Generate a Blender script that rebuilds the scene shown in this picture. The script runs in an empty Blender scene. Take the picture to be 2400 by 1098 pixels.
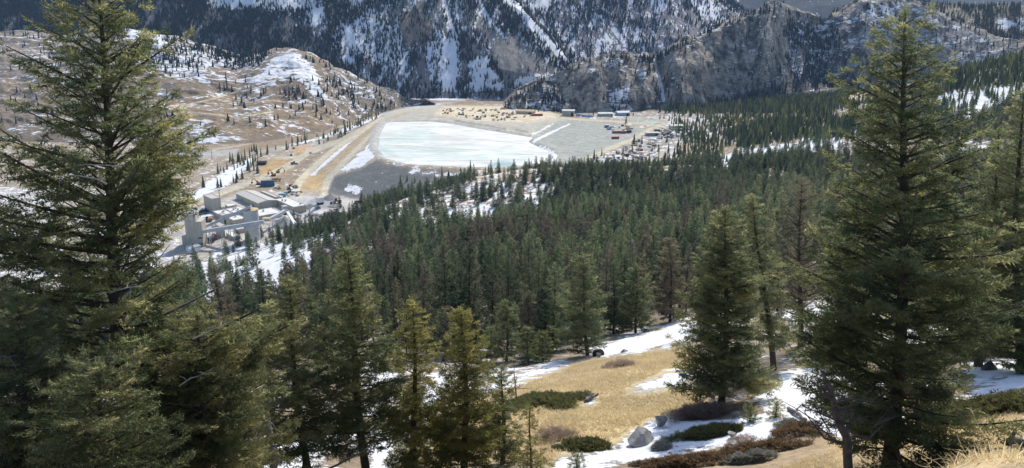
import bpy, math, random
import numpy as np
from math import radians as R, sin, cos, tan, pi
from mathutils import Vector

C = bpy.context.scene.collection
rng = np.random.default_rng(7)
random.seed(7)

# ------------------------------------------------------------------ camera, world, sun
FPX, CX, CY, PITCH = 1884.0, 1200.0, 549.0, R(16.3)
SP, CP = sin(PITCH), cos(PITCH)
cam = bpy.data.cameras.new('camera')
cam.lens = 36 * FPX / 2400
cam.clip_start, cam.clip_end = 0.1, 12000
cam_o = bpy.data.objects.new('camera', cam)
C.objects.link(cam_o)
cam_o.rotation_euler = (R(90) - PITCH, 0, 0)
bpy.context.scene.camera = cam_o

SUN_EL, SUN_AZ = R(43), R(24)          # ahead of the camera, a little to its right
world = bpy.data.worlds.new('World')
bpy.context.scene.world = world
world.use_nodes = True
wn = world.node_tree
sky = wn.nodes.new('ShaderNodeTexSky')
sky.sky_type = 'NISHITA'
sky.sun_disc = False
sky.sun_elevation, sky.sun_rotation = SUN_EL, SUN_AZ
sky.altitude, sky.dust_density, sky.ozone_density = 1500, 3.0, 0.6
wn.nodes['Background'].inputs['Strength'].default_value = 0.15
wn.links.new(sky.outputs[0], wn.nodes['Background'].inputs['Color'])
sun = bpy.data.lights.new('sun', 'SUN')
sun.energy, sun.angle, sun.color = 3.5, R(0.5), (1.0, 0.93, 0.80)
sun_o = bpy.data.objects.new('sun', sun)
C.objects.link(sun_o)
sun_dir = Vector((sin(SUN_AZ) * cos(SUN_EL), cos(SUN_AZ) * cos(SUN_EL), sin(SUN_EL)))
sun_o.rotation_euler = sun_dir.to_track_quat('Z', 'Y').to_euler()
vs = bpy.context.scene.view_settings
vs.view_transform, vs.look, vs.gamma, vs.use_curve_mapping = 'Standard', 'None', 1.0, False
vs.exposure = 0.62
bpy.context.scene.cycles.use_denoising = True
bpy.context.scene.cycles.sample_clamp_indirect = 3.0
bpy.context.scene.cycles.max_bounces = 6
bpy.context.scene.cycles.transparent_max_bounces = 4


# ------------------------------------------------------------------ pixels of the photograph <-> world points
def ray(px, py):
    a, v = (np.asarray(px, float) - CX) / FPX, (np.asarray(py, float) - CY) / FPX
    return a, CP - v * SP, -SP - v * CP


def P(px, py, Y=None, z=None):
    dx, dy, dz = ray(px, py)
    t = Y / dy if Y is not None else z / dz
    return np.stack(np.broadcast_arrays(dx * t, dy * t, dz * t), -1)


def proj(V):
    x, y, z = V[..., 0], V[..., 1], V[..., 2]
    dep = np.maximum(y * CP - z * SP, 0.05)
    return CX + FPX * x / dep, CY - FPX * (y * SP + z * CP) / dep


# ------------------------------------------------------------------ noise
TAB = rng.random((256, 256)).astype(np.float64)


def vn(x, y):
    xi, yi = np.floor(x).astype(int), np.floor(y).astype(int)
    fx, fy = x - xi, y - yi
    fx, fy = fx * fx * (3 - 2 * fx), fy * fy * (3 - 2 * fy)
    a, b = TAB[xi & 255, yi & 255], TAB[(xi + 1) & 255, yi & 255]
    c, d = TAB[xi & 255, (yi + 1) & 255], TAB[(xi + 1) & 255, (yi + 1) & 255]
    return (a * (1 - fx) + b * fx) * (1 - fy) + (c * (1 - fx) + d * fx) * fy


def fbm(x, y, oc=5, g=0.5):
    s, a, t = 0, 1.0, 0
    for k in range(oc):
        s = s + a * vn(x * 2 ** k + 17.3 * k, y * 2 ** k + 9.1 * k)
        t += a
        a *= g
    return s / t - 0.5


def ridged(x, y, oc=5):
    s, a, t = 0, 1.0, 0
    for k in range(oc):
        s = s + a * (1 - np.abs(2 * vn(x * 2 ** k + 31.7 * k, y * 2 ** k + 5.3 * k) - 1))
        t += a
        a *= 0.5
    return s / t - 0.5


# ------------------------------------------------------------------ mesh and object helpers
def mesh(name, V, F, mats, attrs=None, fm=None, smooth=False):
    me = bpy.data.meshes.new(name)
    V = np.asarray(V, np.float32)
    F = [np.asarray(f, np.int32) for f in (F if isinstance(F, list) else [F])]
    F = [f for f in F if len(f)]
    me.vertices.add(len(V))
    me.vertices.foreach_set('co', V.ravel())
    nl = sum(f.size for f in F)
    npoly = sum(len(f) for f in F)
    me.loops.add(nl)
    me.loops.foreach_set('vertex_index', np.concatenate([f.ravel() for f in F]))
    tot = np.concatenate([np.full(len(f), f.shape[1]) for f in F])
    me.polygons.add(npoly)
    me.polygons.foreach_set('loop_start', np.concatenate([[0], np.cumsum(tot)[:-1]]).astype(np.int32))
    me.polygons.foreach_set('loop_total', tot.astype(np.int32))
    if fm is not None:
        me.polygons.foreach_set('material_index', np.asarray(fm, np.int32))
    me.polygons.foreach_set('use_smooth', np.full(npoly, bool(smooth)))
    for m in mats:
        me.materials.append(m)
    for k, a in (attrs or {}).items():
        a = np.asarray(a, np.float32)
        if a.ndim == 2:
            at = me.attributes.new(k, 'FLOAT_COLOR', 'POINT')
            at.data.foreach_set('color', np.concatenate([a, np.ones((len(a), 1), np.float32)], 1).ravel())
        else:
            at = me.attributes.new(k, 'FLOAT', 'POINT')
            at.data.foreach_set('value', a)
    me.update()
    me.validate()
    return me


def link(name, me, parent=None, loc=None):
    o = bpy.data.objects.new(name, me)
    C.objects.link(o)
    if parent is not None:
        o.parent = parent
    if loc is not None:
        o.location = [float(q) for q in loc]
    return o


def tag(o, label, cat, group=None):
    o['label'], o['category'] = label, cat
    if group:
        o['group'] = group
    return o


def thing(name, label, cat, loc=(0, 0, 0), rz=0.0, group=None):
    o = link(name, None, None, loc)
    o.rotation_euler = (0, 0, rz)
    return tag(o, label, cat, group)


def kind(o, k):
    o['kind'] = k
    return o


def dup(root, loc, rz, s=1.0, label=None, group=None):
    r = root.copy()
    C.objects.link(r)
    r.location, r.rotation_euler = [float(q) for q in loc], (0, 0, rz)
    r.scale = (s, s, s) if np.isscalar(s) else s
    if label:
        r['label'] = label
    if group:
        r['group'] = group
    for ch in list(root.children):
        c = ch.copy()
        C.objects.link(c)
        c.parent = r
        for g in list(ch.children):
            d = g.copy()
            C.objects.link(d)
            d.parent = c
    return r


class Geo:
    """collects boxes, tubes and lumps into one mesh"""

    def __init__(s):
        s.V, s.T, s.Q, s.n = [], [], [], 0
        s.tm, s.qm, s.m = [], [], 0

    def add(s, V, T=None, Q=None):
        V = np.asarray(V, float)
        if T is not None and len(T):
            s.T.append(np.asarray(T) + s.n)
            s.tm += [s.m] * len(T)
        if Q is not None and len(Q):
            s.Q.append(np.asarray(Q) + s.n)
            s.qm += [s.m] * len(Q)
        s.V.append(V)
        s.n += len(V)
        return s

    def box(s, c, d, rz=0.0, top=1.0):
        """c = centre of the base, d = sizes, top = size of the top relative to the base"""
        q = np.array([[-1, -1], [1, -1], [1, 1], [-1, 1]]) * 0.5
        lo = np.c_[q * d[:2], np.zeros(4)]
        hi = np.c_[q * d[:2] * top, np.full(4, d[2])]
        V = np.r_[lo, hi]
        cr, sr = cos(rz), sin(rz)
        V = np.c_[V[:, 0] * cr - V[:, 1] * sr, V[:, 0] * sr + V[:, 1] * cr, V[:, 2]] + np.asarray(c, float)
        return s.add(V, None, [[3, 2, 1, 0], [4, 5, 6, 7], [0, 1, 5, 4], [1, 2, 6, 5], [2, 3, 7, 6], [3, 0, 4, 7]])

    def gable(s, c, d, rise, rz=0.0, over=0.3):
        """a thin pitched roof over a box of size d (x = along the ridge), base at eave height"""
        x, y = d[0] / 2 + over, d[1] / 2 + over
        V = np.array([[-x, -y, 0], [x, -y, 0], [x, 0, rise], [-x, 0, rise], [x, y, 0], [-x, y, 0],
                      [-x, -y, -.3], [x, -y, -.3], [x, y, -.3], [-x, y, -.3]])
        cr, sr = cos(rz), sin(rz)
        V = np.c_[V[:, 0] * cr - V[:, 1] * sr, V[:, 0] * sr + V[:, 1] * cr, V[:, 2]] + np.asarray(c, float)
        s.add(V, [[1, 4, 2], [0, 3, 5]], [[0, 1, 2, 3], [3, 2, 4, 5], [6, 7, 1, 0], [8, 9, 5, 4], [9, 8, 7, 6], [7, 8, 4, 1], [9, 6, 0, 5]])
        return s

    def beam(s, a, b, w, h):
        """a rectangular gallery from a to b"""
        a, b = np.asarray(a, float), np.asarray(b, float)
        d = (b - a) / np.linalg.norm(b - a)
        side = np.cross(d, [0, 0, 1])
        side /= max(np.linalg.norm(side), 1e-6)
        up = np.cross(side, d)
        V = [p + side * w / 2 * i + up * h / 2 * j for p in (a, b) for i, j in ((-1, -1), (1, -1), (1, 1), (-1, 1))]
        return s.add(V, None, [[3, 2, 1, 0], [4, 5, 6, 7], [0, 1, 5, 4], [1, 2, 6, 5], [2, 3, 7, 6], [3, 0, 4, 7]])

    def tube(s, pts, rad, n=6, cap=True):
        pts = np.asarray(pts, float)
        rad = np.broadcast_to(np.asarray(rad, float), (len(pts),))
        d = np.gradient(pts, axis=0)
        d /= np.maximum(np.linalg.norm(d, axis=1, keepdims=True), 1e-9)
        ref = np.where(np.abs(d[:, 2:3]) > 0.9, [[1., 0, 0]], [[0, 0, 1.]])
        a = np.cross(d, ref)
        a /= np.linalg.norm(a, axis=1, keepdims=True)
        b = np.cross(d, a)
        th = np.arange(n) * 2 * pi / n
        V = pts[:, None] + rad[:, None, None] * (np.cos(th)[None, :, None] * a[:, None] + np.sin(th)[None, :, None] * b[:, None])
        i, j = np.meshgrid(np.arange(len(pts) - 1), np.arange(n), indexing='ij')
        k = (j + 1) % n
        Q = np.stack([i * n + j, i * n + k, (i + 1) * n + k, (i + 1) * n + j], -1).reshape(-1, 4)
        V = V.reshape(-1, 3)
        T = []
        if cap:
            V = np.r_[V, pts[-1:], pts[:1]]
            e = (len(pts) - 1) * n
            T = [[e + q, e + (q + 1) % n, len(V) - 2] for q in range(n)] + [[(q + 1) % n, q, len(V) - 1] for q in range(n)]
        return s.add(V, T, Q)

    def cyl(s, c, r, h, n=16, r2=None):
        c = np.asarray(c, float)
        return s.tube([c, c + [0, 0, h]], [r, r if r2 is None else r2], n)

    def lump(s, c, d, seed=0, rough=0.25, n=10):
        """an irregular rounded heap or stone"""
        th, ph = np.meshgrid(np.linspace(0, pi, n), np.arange(2 * n) * pi / n, indexing='ij')
        u = np.stack([np.sin(th) * np.cos(ph), np.sin(th) * np.sin(ph), np.cos(th)], -1)
        f = 1 + rough * 2 * fbm(u[..., 0] * 1.7 + u[..., 2] * 1.3 + seed * 3.7 + 50, u[..., 1] * 1.7 - u[..., 2] + seed * 1.9 + 50, 4, .6)
        V = (u * f[..., None] * np.asarray(d, float) / 2).reshape(-1, 3) + np.asarray(c, float)
        i, j = np.meshgrid(np.arange(n - 1), np.arange(2 * n), indexing='ij')
        k = (j + 1) % (2 * n)
        return s.add(V, None, np.stack([i * 2 * n + j, (i + 1) * 2 * n + j, (i + 1) * 2 * n + k, i * 2 * n + k], -1).reshape(-1, 4))

    def mesh(s, name, mats, smooth=False):
        F, fm = [], []
        if s.T:
            F.append(np.concatenate(s.T))
            fm += s.tm
        if s.Q:
            F.append(np.concatenate(s.Q))
            fm += s.qm
        return mesh(name, np.concatenate(s.V), F, mats if isinstance(mats, list) else [mats], None, fm, smooth)

    def obj(s, name, mats, parent=None, loc=None, smooth=False):
        return link(name, s.mesh(name, mats, smooth), parent, loc)


# ------------------------------------------------------------------ materials
class N:
    def __init__(s, name):
        s.m = bpy.data.materials.new(name)
        s.m.use_nodes = True
        s.t = s.m.node_tree
        s.b = s.t.nodes['Principled BSDF']
        s.b.inputs['Specular IOR Level'].default_value = 0.25

    def node(s, typ, ins=None, **kw):
        n = s.t.nodes.new(typ)
        for k, v in kw.items():
            setattr(n, k, v)
        for k, v in (ins or {}).items():
            s.put(n.inputs[k], v)
        return n

    def put(s, sock, v):
        if isinstance(v, bpy.types.NodeSocket):
            s.t.links.new(v, sock)
        else:
            sock.default_value = v

    def noise(s, vec, scale, detail=5, rough=0.55):
        return s.node('ShaderNodeTexNoise', {'Vector': vec, 'Scale': scale, 'Detail': detail, 'Roughness': rough}).outputs['Fac']

    def rmap(s, v, a, b, c, d, smooth=False):
        n = s.node('ShaderNodeMapRange', {'Value': v, 'From Min': a, 'From Max': b, 'To Min': c, 'To Max': d})
        if smooth:
            n.interpolation_type = 'SMOOTHSTEP'
        return n.outputs['Result']

    def math(s, op, a, b=0.0):
        return s.node('ShaderNodeMath', {0: a, 1: b}, operation=op).outputs[0]

    def mix(s, f, a, b, mode='MIX'):
        n = s.node('ShaderNodeMix', data_type='RGBA', blend_type=mode)
        s.put(n.inputs[0], f)
        s.put(n.inputs[6], a)
        s.put(n.inputs[7], b)
        return n.outputs[2]

    def scale(s, col, v):
        return s.node('ShaderNodeVectorMath', {0: col, 'Scale': v}, operation='SCALE').outputs[0]

    def attr(s, name, out='Fac'):
        return s.node('ShaderNodeAttribute', attribute_name=name).outputs[out]

    def pos(s, sc=(1, 1, 1)):
        g = s.node('ShaderNodeNewGeometry').outputs['Position']
        return s.node('ShaderNodeVectorMath', {0: g, 1: sc}, operation='MULTIPLY').outputs[0]


def plain(name, col, rough=0.7, var=0.25, sc=1.5, metal=0.0, obj=True):
    n = N(name)
    vec = n.node('ShaderNodeTexCoord').outputs['Object']
    f = n.noise(vec, sc, 6, 0.6)
    n.put(n.b.inputs['Base Color'], n.scale(n.mix(0.0, (*col, 1), (*col, 1)), n.rmap(f, 0.3, 0.7, 1 - var, 1 + var)))
    n.b.inputs['Roughness'].default_value = rough
    n.b.inputs['Metallic'].default_value = metal
    return n.m


SNOW = (0.66, 0.68, 0.72, 1)


def terrain(name, fine, mid, big, aniso=(1, 1, 1), bump=0.5, sharp=0.05, amp=1.15, grain=(0.72, 1.28), wt=(.2, .55, .25), crack=None, snowc=None):
    """ground cover: base colour and amount of lying snow come from the surface's own attributes, broken up by noise"""
    n = N(name)
    p = n.pos(aniso)
    a, b, c = n.noise(p, fine, 5, .65), n.noise(p, mid, 6, .62), n.noise(p, big, 4, .55)
    base = n.scale(n.attr('gcol', 'Color'), n.math('MULTIPLY', n.rmap(a, .3, .7, *grain), n.rmap(b, .3, .7, .78, 1.22)))
    if crack:                                           # upright joints of bare rock, shade of their crevices put into the colour
        v = n.noise(n.pos((1, 1, .16)), crack, 6, .7)
        base = n.scale(base, n.rmap(v, .40, .58, .25, 1.4))
    w = n.math('ADD', n.math('MULTIPLY', b, wt[1]), n.math('ADD', n.math('MULTIPLY', a, wt[0]), n.math('MULTIPLY', c, wt[2])))
    s = n.math('ADD', n.attr('snow'), n.math('MULTIPLY', n.math('SUBTRACT', w, .5), amp * 2.2))
    m = n.rmap(s, .5 - sharp, .5 + sharp, 0, 1, True)
    snow = n.scale(n.mix(0.0, snowc or SNOW, snowc or SNOW), n.math('MULTIPLY', n.rmap(a, .3, .7, .90, 1.05), n.rmap(b, .3, .6, .86, 1.03)))
    n.put(n.b.inputs['Base Color'], n.mix(m, base, snow))
    n.b.inputs['Roughness'].default_value = 0.9
    hgt = n.math('ADD', n.math('MULTIPLY', a, .5), n.math('ADD', b, n.math('MULTIPLY', m, .25)))
    if crack:
        hgt = n.math('ADD', hgt, n.math('MULTIPLY', v, 1.6))
    bp = n.node('ShaderNodeBump', {'Strength': bump, 'Distance': 0.35 / mid * (.8 if crack else .25 if mid > .2 or mid < .072 else .5), 'Height': hgt})
    n.put(n.b.inputs['Normal'], bp.outputs[0])
    return n.m


def foliage(name, dark, midc, lite, trans=0.35, rv=.15):
    """needles: colour runs with the spray's own tint"""
    n = N(name)
    r = n.node('ShaderNodeValToRGB', {'Fac': n.attr('tint')})
    e = r.color_ramp.elements
    e[0].position, e[0].color = 0.0, (*dark, 1)
    e[1].position, e[1].color = 1.0, (*lite, 1)
    k = e.new(0.5)
    k.color = (*midc, 1)
    oi = n.node('ShaderNodeObjectInfo').outputs['Random']
    col = n.scale(r.outputs[0], n.rmap(oi, 0, 1, 1 - rv, 1 + rv))
    n.put(n.b.inputs['Base Color'], col)
    n.b.inputs['Roughness'].default_value = 0.6
    n.b.inputs['Specular IOR Level'].default_value = 0.15
    tr = n.node('ShaderNodeBsdfTranslucent', {'Color': n.scale(col, 2.0)})
    mx = n.node('ShaderNodeMixShader', {0: trans, 1: n.b.outputs[0], 2: tr.outputs[0]})
    n.put(n.t.nodes['Material Output'].inputs['Surface'], mx.outputs[0])
    return n.m


M_GROUND = terrain('ground_cover', 2.2, 0.3, 0.05, bump=0.9, sharp=.07, wt=(.3, .5, .2))
M_VALLEY = terrain('valley_cover', 0.4, 0.1, 0.025, aniso=(1, 1, 1), bump=0.35, sharp=.05, grain=(.8, 1.2), wt=(.35, .45, .2))
M_HILL = terrain('hillside_cover', 0.26, 0.085, 0.022, aniso=(.45, 1, 1.2), bump=0.7, sharp=.035, wt=(.38, .42, .2), amp=1.3)
M_MOUNT = terrain('mountain_cover', 0.2, 0.075, 0.02, aniso=(1.3, .5, .4), bump=0.9, sharp=.04, wt=(.35, .42, .23), amp=1.3)
M_CLIFF = terrain('cliff_rock', 0.26, 0.085, 0.03, aniso=(.5, .7, 1.6), bump=1.0, sharp=.03, grain=(.5, 1.45), wt=(.36, .46, .18), amp=1.4, crack=.06)
M_BARK = plain('bark', (0.065, 0.05, 0.04), .9, .4, 6)
M_SILVER = plain('silver_wood', (0.34, 0.33, 0.31), .85, .35, 5)
M_DEADWOOD = plain('weathered_wood', (0.15, 0.145, 0.14), .85, .45, 5)
M_DARKWOOD = plain('dark_dead_wood', (0.09, 0.08, 0.075), .9, .45, 5)
M_FIR = foliage('fir_needles', (.044, .060, .030), (.118, .130, .062), (.26, .24, .115), .57)
M_FIRY = foliage('yellow_fir_needles', (.058, .068, .022), (.15, .15, .05), (.27, .24, .085), .55)
M_FIRG = foliage('fir_needles_green', (.044, .064, .034), (.122, .142, .068), (.265, .255, .12), .57)
M_PALE = foliage('pale_pine_needles', (.07, .064, .042), (.145, .125, .08), (.21, .175, .105), .4)
M_FOREST = foliage('forest_needles', (.014, .027, .017), (.048, .070, .036), (.14, .15, .075), .42, .5)
M_FORESTB = foliage('brown_forest_needles', (.055, .050, .040), (.105, .092, .068), (.15, .128, .085), .4, .35)
M_FORESTL = foliage('valley_needles', (.045, .062, .038), (.135, .155, .088), (.26, .25, .13), .55, .4)
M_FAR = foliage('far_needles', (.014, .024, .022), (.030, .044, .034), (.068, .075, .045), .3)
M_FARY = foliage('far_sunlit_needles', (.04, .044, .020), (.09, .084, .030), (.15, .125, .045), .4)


# ------------------------------------------------------------------ painted surfaces
def seg_dist(px, py, a, b):
    d = b - a
    t = np.clip(((px - a[0]) * d[0] + (py - a[1]) * d[1]) / max(d @ d, 1e-9), 0, 1)
    return np.hypot(px - a[0] - t * d[0], py - a[1] - t * d[1]), t


class Surf:
    def __init__(s, V, shape, col, snow=0.0, tree=0.0):
        s.V, s.shape = V, shape
        s.px, s.py = proj(V)
        s.Y = V[:, 1]
        n = len(V)
        s.col = np.tile(np.array(col, float), (n, 1))
        s.snow, s.tree = np.full(n, float(snow)), np.full(n, float(tree))

    def _sel(s, x0, x1, y0, y1, Yr):
        return np.nonzero((s.px > x0) & (s.px < x1) & (s.py > y0) & (s.py < y1) & (s.Y > Yr[0]) & (s.Y < Yr[1]))[0]

    def _put(s, i, w, col, snow, tree):
        if col is not None:
            s.col[i] += (np.array(col) - s.col[i]) * w[:, None]
        if snow is not None:
            s.snow[i] += (snow - s.snow[i]) * w
        if tree is not None:
            s.tree[i] += (tree - s.tree[i]) * w

    def poly(s, pts, col=None, snow=None, tree=None, soft=4.0, Yr=(0, 1e9), jag=0.0):
        pts = np.array(pts, float)
        i = s._sel(pts[:, 0].min() - soft, pts[:, 0].max() + soft, pts[:, 1].min() - soft, pts[:, 1].max() + soft, Yr)
        if not len(i):
            return
        x, y = s.px[i], s.py[i]
        if jag:
            x = x + jag * 2 * fbm(x / 23 + 3, y / 11, 3)
            y = y + jag * fbm(x / 23 + 43, y / 11, 3)
        ins, dm = np.zeros(len(i), bool), np.full(len(i), 1e9)
        for k in range(len(pts)):
            a, b = pts[k], pts[(k + 1) % len(pts)]
            dm = np.minimum(dm, seg_dist(x, y, a, b)[0])
            if a[1] != b[1]:
                cross = ((a[1] > y) != (b[1] > y)) & (x < (b[0] - a[0]) * (y - a[1]) / (b[1] - a[1]) + a[0])
                ins ^= cross
        w = np.clip(np.where(ins, dm, -dm) / soft * 0.5 + 0.5, 0, 1)
        s._put(i, w, col, snow, tree)

    def line(s, pts, wd, col=None, snow=None, tree=None, soft=1.5, Yr=(0, 1e9)):
        pts = np.array(pts, float)
        wd = np.broadcast_to(np.array(wd, float), (len(pts),))
        m = wd.max() + soft
        i = s._sel(pts[:, 0].min() - m, pts[:, 0].max() + m, pts[:, 1].min() - m, pts[:, 1].max() + m, Yr)
        if not len(i):
            return
        w = np.zeros(len(i))
        for k in range(len(pts) - 1):
            d, t = seg_dist(s.px[i], s.py[i], pts[k], pts[k + 1])
            hw = wd[k] + (wd[k + 1] - wd[k]) * t
            w = np.maximum(w, np.clip((hw - d) / soft + 0.5, 0, 1))
        s._put(i, w, col, snow, tree)

    def build(s, name, mats, fm=None):
        a, b = s.shape
        i, j = np.meshgrid(np.arange(a - 1), np.arange(b - 1), indexing='ij')
        Q = np.stack([i * b + j, i * b + j + 1, (i + 1) * b + j + 1, (i + 1) * b + j], -1).reshape(-1, 4)
        me = mesh(name, s.V, Q, mats, {'gcol': s.col, 'snow': s.snow}, None if fm is None else fm(s.V[Q].mean(1)), True)
        return kind(link(name, me), 'structure')


# ------------------------------------------------------------------ the ground: one sheet from the camera's feet over the near slope and the valley
ctrl = []


def cp(px, py, Y=None, z=None):
    ctrl.append(P(px, py, Y, z))


def cz(px, Y, z):                       # a point on the bearing of a pixel column, by distance and height
    ctrl.append(np.array([(px - CX) / FPX * Y * 1.03, Y, z]))


for px in (-200, 500, 1200, 1900, 2600):
    cz(px, -6, -1.6); cz(px, 3, -2.6); cz(px, 8, -6.9 if px < 2000 else -5.6); cz(px, 16, -12.6 if px < 2000 else -10.6)
cz(2350, 12, -7.6); cz(2500, 20, -12.5)
for q in ((300, 1150, 25), (860, 1140, 33), (1300, 1098, 34), (1510, 1045, 38), (1690, 965, 43), (2090, 1120, 25), (2385, 872, 46), (1400, 900, 58),
          (1380, 832, 89), (870, 880, 72), (480, 1000, 48), (100, 1020, 45), (2150, 775, 75), (1850, 730, 90), (1560, 768, 118), (1120, 880, 78), (2500, 760, 75),
          (1480, 785, 112), (1000, 830, 100), (700, 860, 95), (300, 880, 95), (-100, 900, 90),
          (1150, 745, 150), (700, 770, 165), (400, 800, 170), (100, 830, 170), (-200, 850, 160), (1600, 700, 155), (2000, 650, 150), (2400, 640, 130),
          (1150, 650, 230), (650, 690, 250), (1550, 640, 220), (1900, 590, 210), (2300, 580, 200), (450, 700, 290), (200, 760, 290),
          (900, 570, 360), (620, 620, 380), (1300, 530, 380), (1700, 520, 350), (2100, 470, 330), (2450, 470, 300),
          (820, 520, 530), (960, 470, 560), (1080, 425, 630), (1200, 404, 640), (1400, 398, 640), (1650, 390, 640), (1900, 365, 640), (2250, 372, 500), (2400, 352, 480),
          (1150, 480, 500), (1450, 455, 500), (1800, 430, 500), (2050, 420, 480),
          (1750, 366, 740), (1850, 350, 740), (1800, 312, 850), (1900, 262, 950), (2020, 218, 1080), (2100, 300, 740), (2200, 252, 780), (2400, 230, 720),
          (2190, 186, 960), (2400, 136, 900), (2050, 240, 950), (2600, 200, 700)):
    cp(*q)
for px, Y, z in ((1000, 700, -168), (1200, 730, -163), (1400, 740, -163), (1600, 745, -160), (2190, 1180, -130), (2400, 1150, -115), (2000, 1250, -145), (2600, 1150, -110)):
    cz(px, Y, z)
for px, py in ((-300, 700), (0, 700), (250, 690), (430, 625), (550, 590), (650, 560), (780, 520), (-300, 560), (0, 560), (250, 560), (450, 540), (600, 500), (750, 480), (-300, 440),
               (0, 440), (250, 440), (450, 430), (600, 410), (700, 400), (600, 350), (300, 350), (0, 340), (-300, 340), (780, 310), (860, 275), (950, 250), (1020, 243), (1100, 232), (1180, 245), (870, 470), (760, 430)):
    cp(px, py, z=-172)
for px, py in ((1000, 262), (1100, 258), (1250, 268), (1320, 300), (1400, 320), (1340, 365), (1420, 340), (1200, 290), (1480, 380), (1560, 300), (1450, 290), (1420, 268)):
    cp(px, py, z=-158)
cp(1650, 300, z=-158); cp(1700, 275, z=-156); cp(1560, 263, z=-158); cp(1620, 350, z=-158); cp(1330, 268, z=-158)
for px in range(-400, 2700, 300):
    cz(px, 1750, -172)
ctrl = np.array(ctrl)

OX, OY = 0.0, -10.0


def warp(x, y):
    r = np.hypot(x - OX, y - OY)
    return np.stack([np.log(r + 12) * 0.9, np.arctan2(x - OX, y - OY)], -1)


def tps(d2):
    return np.where(d2 > 1e-12, d2 * np.log(d2 + 1e-20), 0)


cw = warp(ctrl[:, 0], ctrl[:, 1])
nC = len(cw)
A = np.zeros((nC + 3, nC + 3))
A[:nC, :nC] = tps(((cw[:, None] - cw[None]) ** 2).sum(-1)) + np.eye(nC) * 2e-4
A[:nC, nC:] = np.c_[np.ones(nC), cw]
A[nC:, :nC] = A[:nC, nC:].T
wts = np.linalg.solve(A, np.r_[ctrl[:, 2], 0, 0, 0])

POND_Z = -158.0
pond_px = [(905, 287), (1010, 285), (1060, 291), (1120, 302), (1250, 323), (1238, 333), (1262, 345), (1290, 357), (1283, 383), (1220, 391), (1150, 395), (1060, 392), (960, 387), (905, 372), (886, 350), (890, 318)]
pond = P(np.array(pond_px)[:, 0], np.array(pond_px)[:, 1], z=POND_Z)[:, :2]


def poly_sd(x, y, pts):
    """signed distance to a closed outline, negative inside"""
    ins, dm = np.zeros(x.shape, bool), np.full(x.shape, 1e9)
    for k in range(len(pts)):
        a, b = pts[k], pts[(k + 1) % len(pts)]
        dm = np.minimum(dm, seg_dist(x, y, a, b)[0])
        ins ^= ((a[1] > y) != (b[1] > y)) & (x < (b[0] - a[0]) * (y - a[1]) / (b[1] - a[1] + 1e-12) + a[0])
    return np.where(ins, -dm, dm)


def height(x, y):
    w = warp(x, y)
    z = np.empty(len(x))
    for k in range(0, len(x), 40000):
        d2 = ((w[k:k + 40000, None] - cw[None]) ** 2).sum(-1)
        z[k:k + 40000] = tps(d2) @ wts[:nC] + wts[nC] + w[k:k + 40000] @ wts[nC + 1:]
    r = np.hypot(x, y)
    floor = np.clip((z + 172) / 25, 0, 1)               # flat valley floor, bumpy slopes
    z = np.maximum(z, -173.5)
    near = np.clip(r / 30, 0.1, 1)
    z = z + fbm(x / 5 + 7, y / 5, 4) * 0.55 * near * np.clip(1.6 - r / 200, 0, 1)
    z = z + fbm(x / 45 + 3, y / 45 + 11, 5) * (3 + 7 * floor) * np.clip(r / 260 - .3, 0, 1) * (0.1 + .9 * floor)
    i = np.nonzero((y > 560) & (y < 1350) & (x > -420) & (x < 320))[0]
    d = poly_sd(x[i], y[i], pond)
    rim = POND_Z + 2.2 - 0.24 * np.maximum(d - 9, 0)
    zi = np.maximum(z[i], rim)
    z[i] = np.where(d < 0, POND_Z - np.minimum(-d * .3, 3), np.where(d < 9, np.minimum(POND_Z + d * .45, POND_Z + 2.2), zi))
    return z


RING = np.r_[np.linspace(2, 12, 8)[:-1], np.exp(np.linspace(np.log(12), np.log(1760), 560))]
NA = 900
ANG = np.linspace(-R(47), R(47), NA)
gr, ga = np.meshgrid(RING, ANG, indexing='ij')
gx, gy = OX + gr * np.sin(ga), OY + gr * np.cos(ga)
GZ = height(gx.ravel(), gy.ravel()).reshape(gr.shape)
G = Surf(np.stack([gx, gy, GZ], -1).reshape(-1, 3), gr.shape, (.17, .14, .105), .36, 0.0)


def gidx(x, y):
    r, a = np.hypot(x - OX, y - OY), np.arctan2(x - OX, y - OY)
    return np.interp(r, RING, np.arange(len(RING))), np.clip((a - ANG[0]) / (ANG[1] - ANG[0]), 0, NA - 1.001)


def gsample(arr, x, y):
    i, j = gidx(np.asarray(x, float), np.asarray(y, float))
    i0, j0 = np.minimum(i.astype(int), len(RING) - 2), j.astype(int)
    fi, fj = i - i0, j - j0
    return (arr[i0, j0] * (1 - fi) + arr[i0 + 1, j0] * fi) * (1 - fj) + (arr[i0, j0 + 1] * (1 - fi) + arr[i0 + 1, j0 + 1] * fi) * fj


def gz(x, y):
    return gsample(GZ, x, y)


TT = np.exp(np.linspace(np.log(3), np.log(1750), 2500))


def hit(px, py, near=3.0):
    """where the line of sight through a pixel meets the ground"""
    dx, dy, dz = ray(px, py)
    k = math.sqrt(dx * dx + dy * dy)
    t = TT[TT > near] / k
    below = dz * t < gz(dx * t, dy * t)
    i = int(np.argmax(below)) if below.any() else len(t) - 1
    t0, t1 = t[max(i - 1, 0)], t[i]
    for _ in range(12):
        tm = (t0 + t1) / 2
        if dz * tm < gz(dx * tm, dy * tm):
            t1 = tm
        else:
            t0 = tm
    return np.array([dx * t1, dy * t1, float(gz(dx * t1, dy * t1))])

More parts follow.
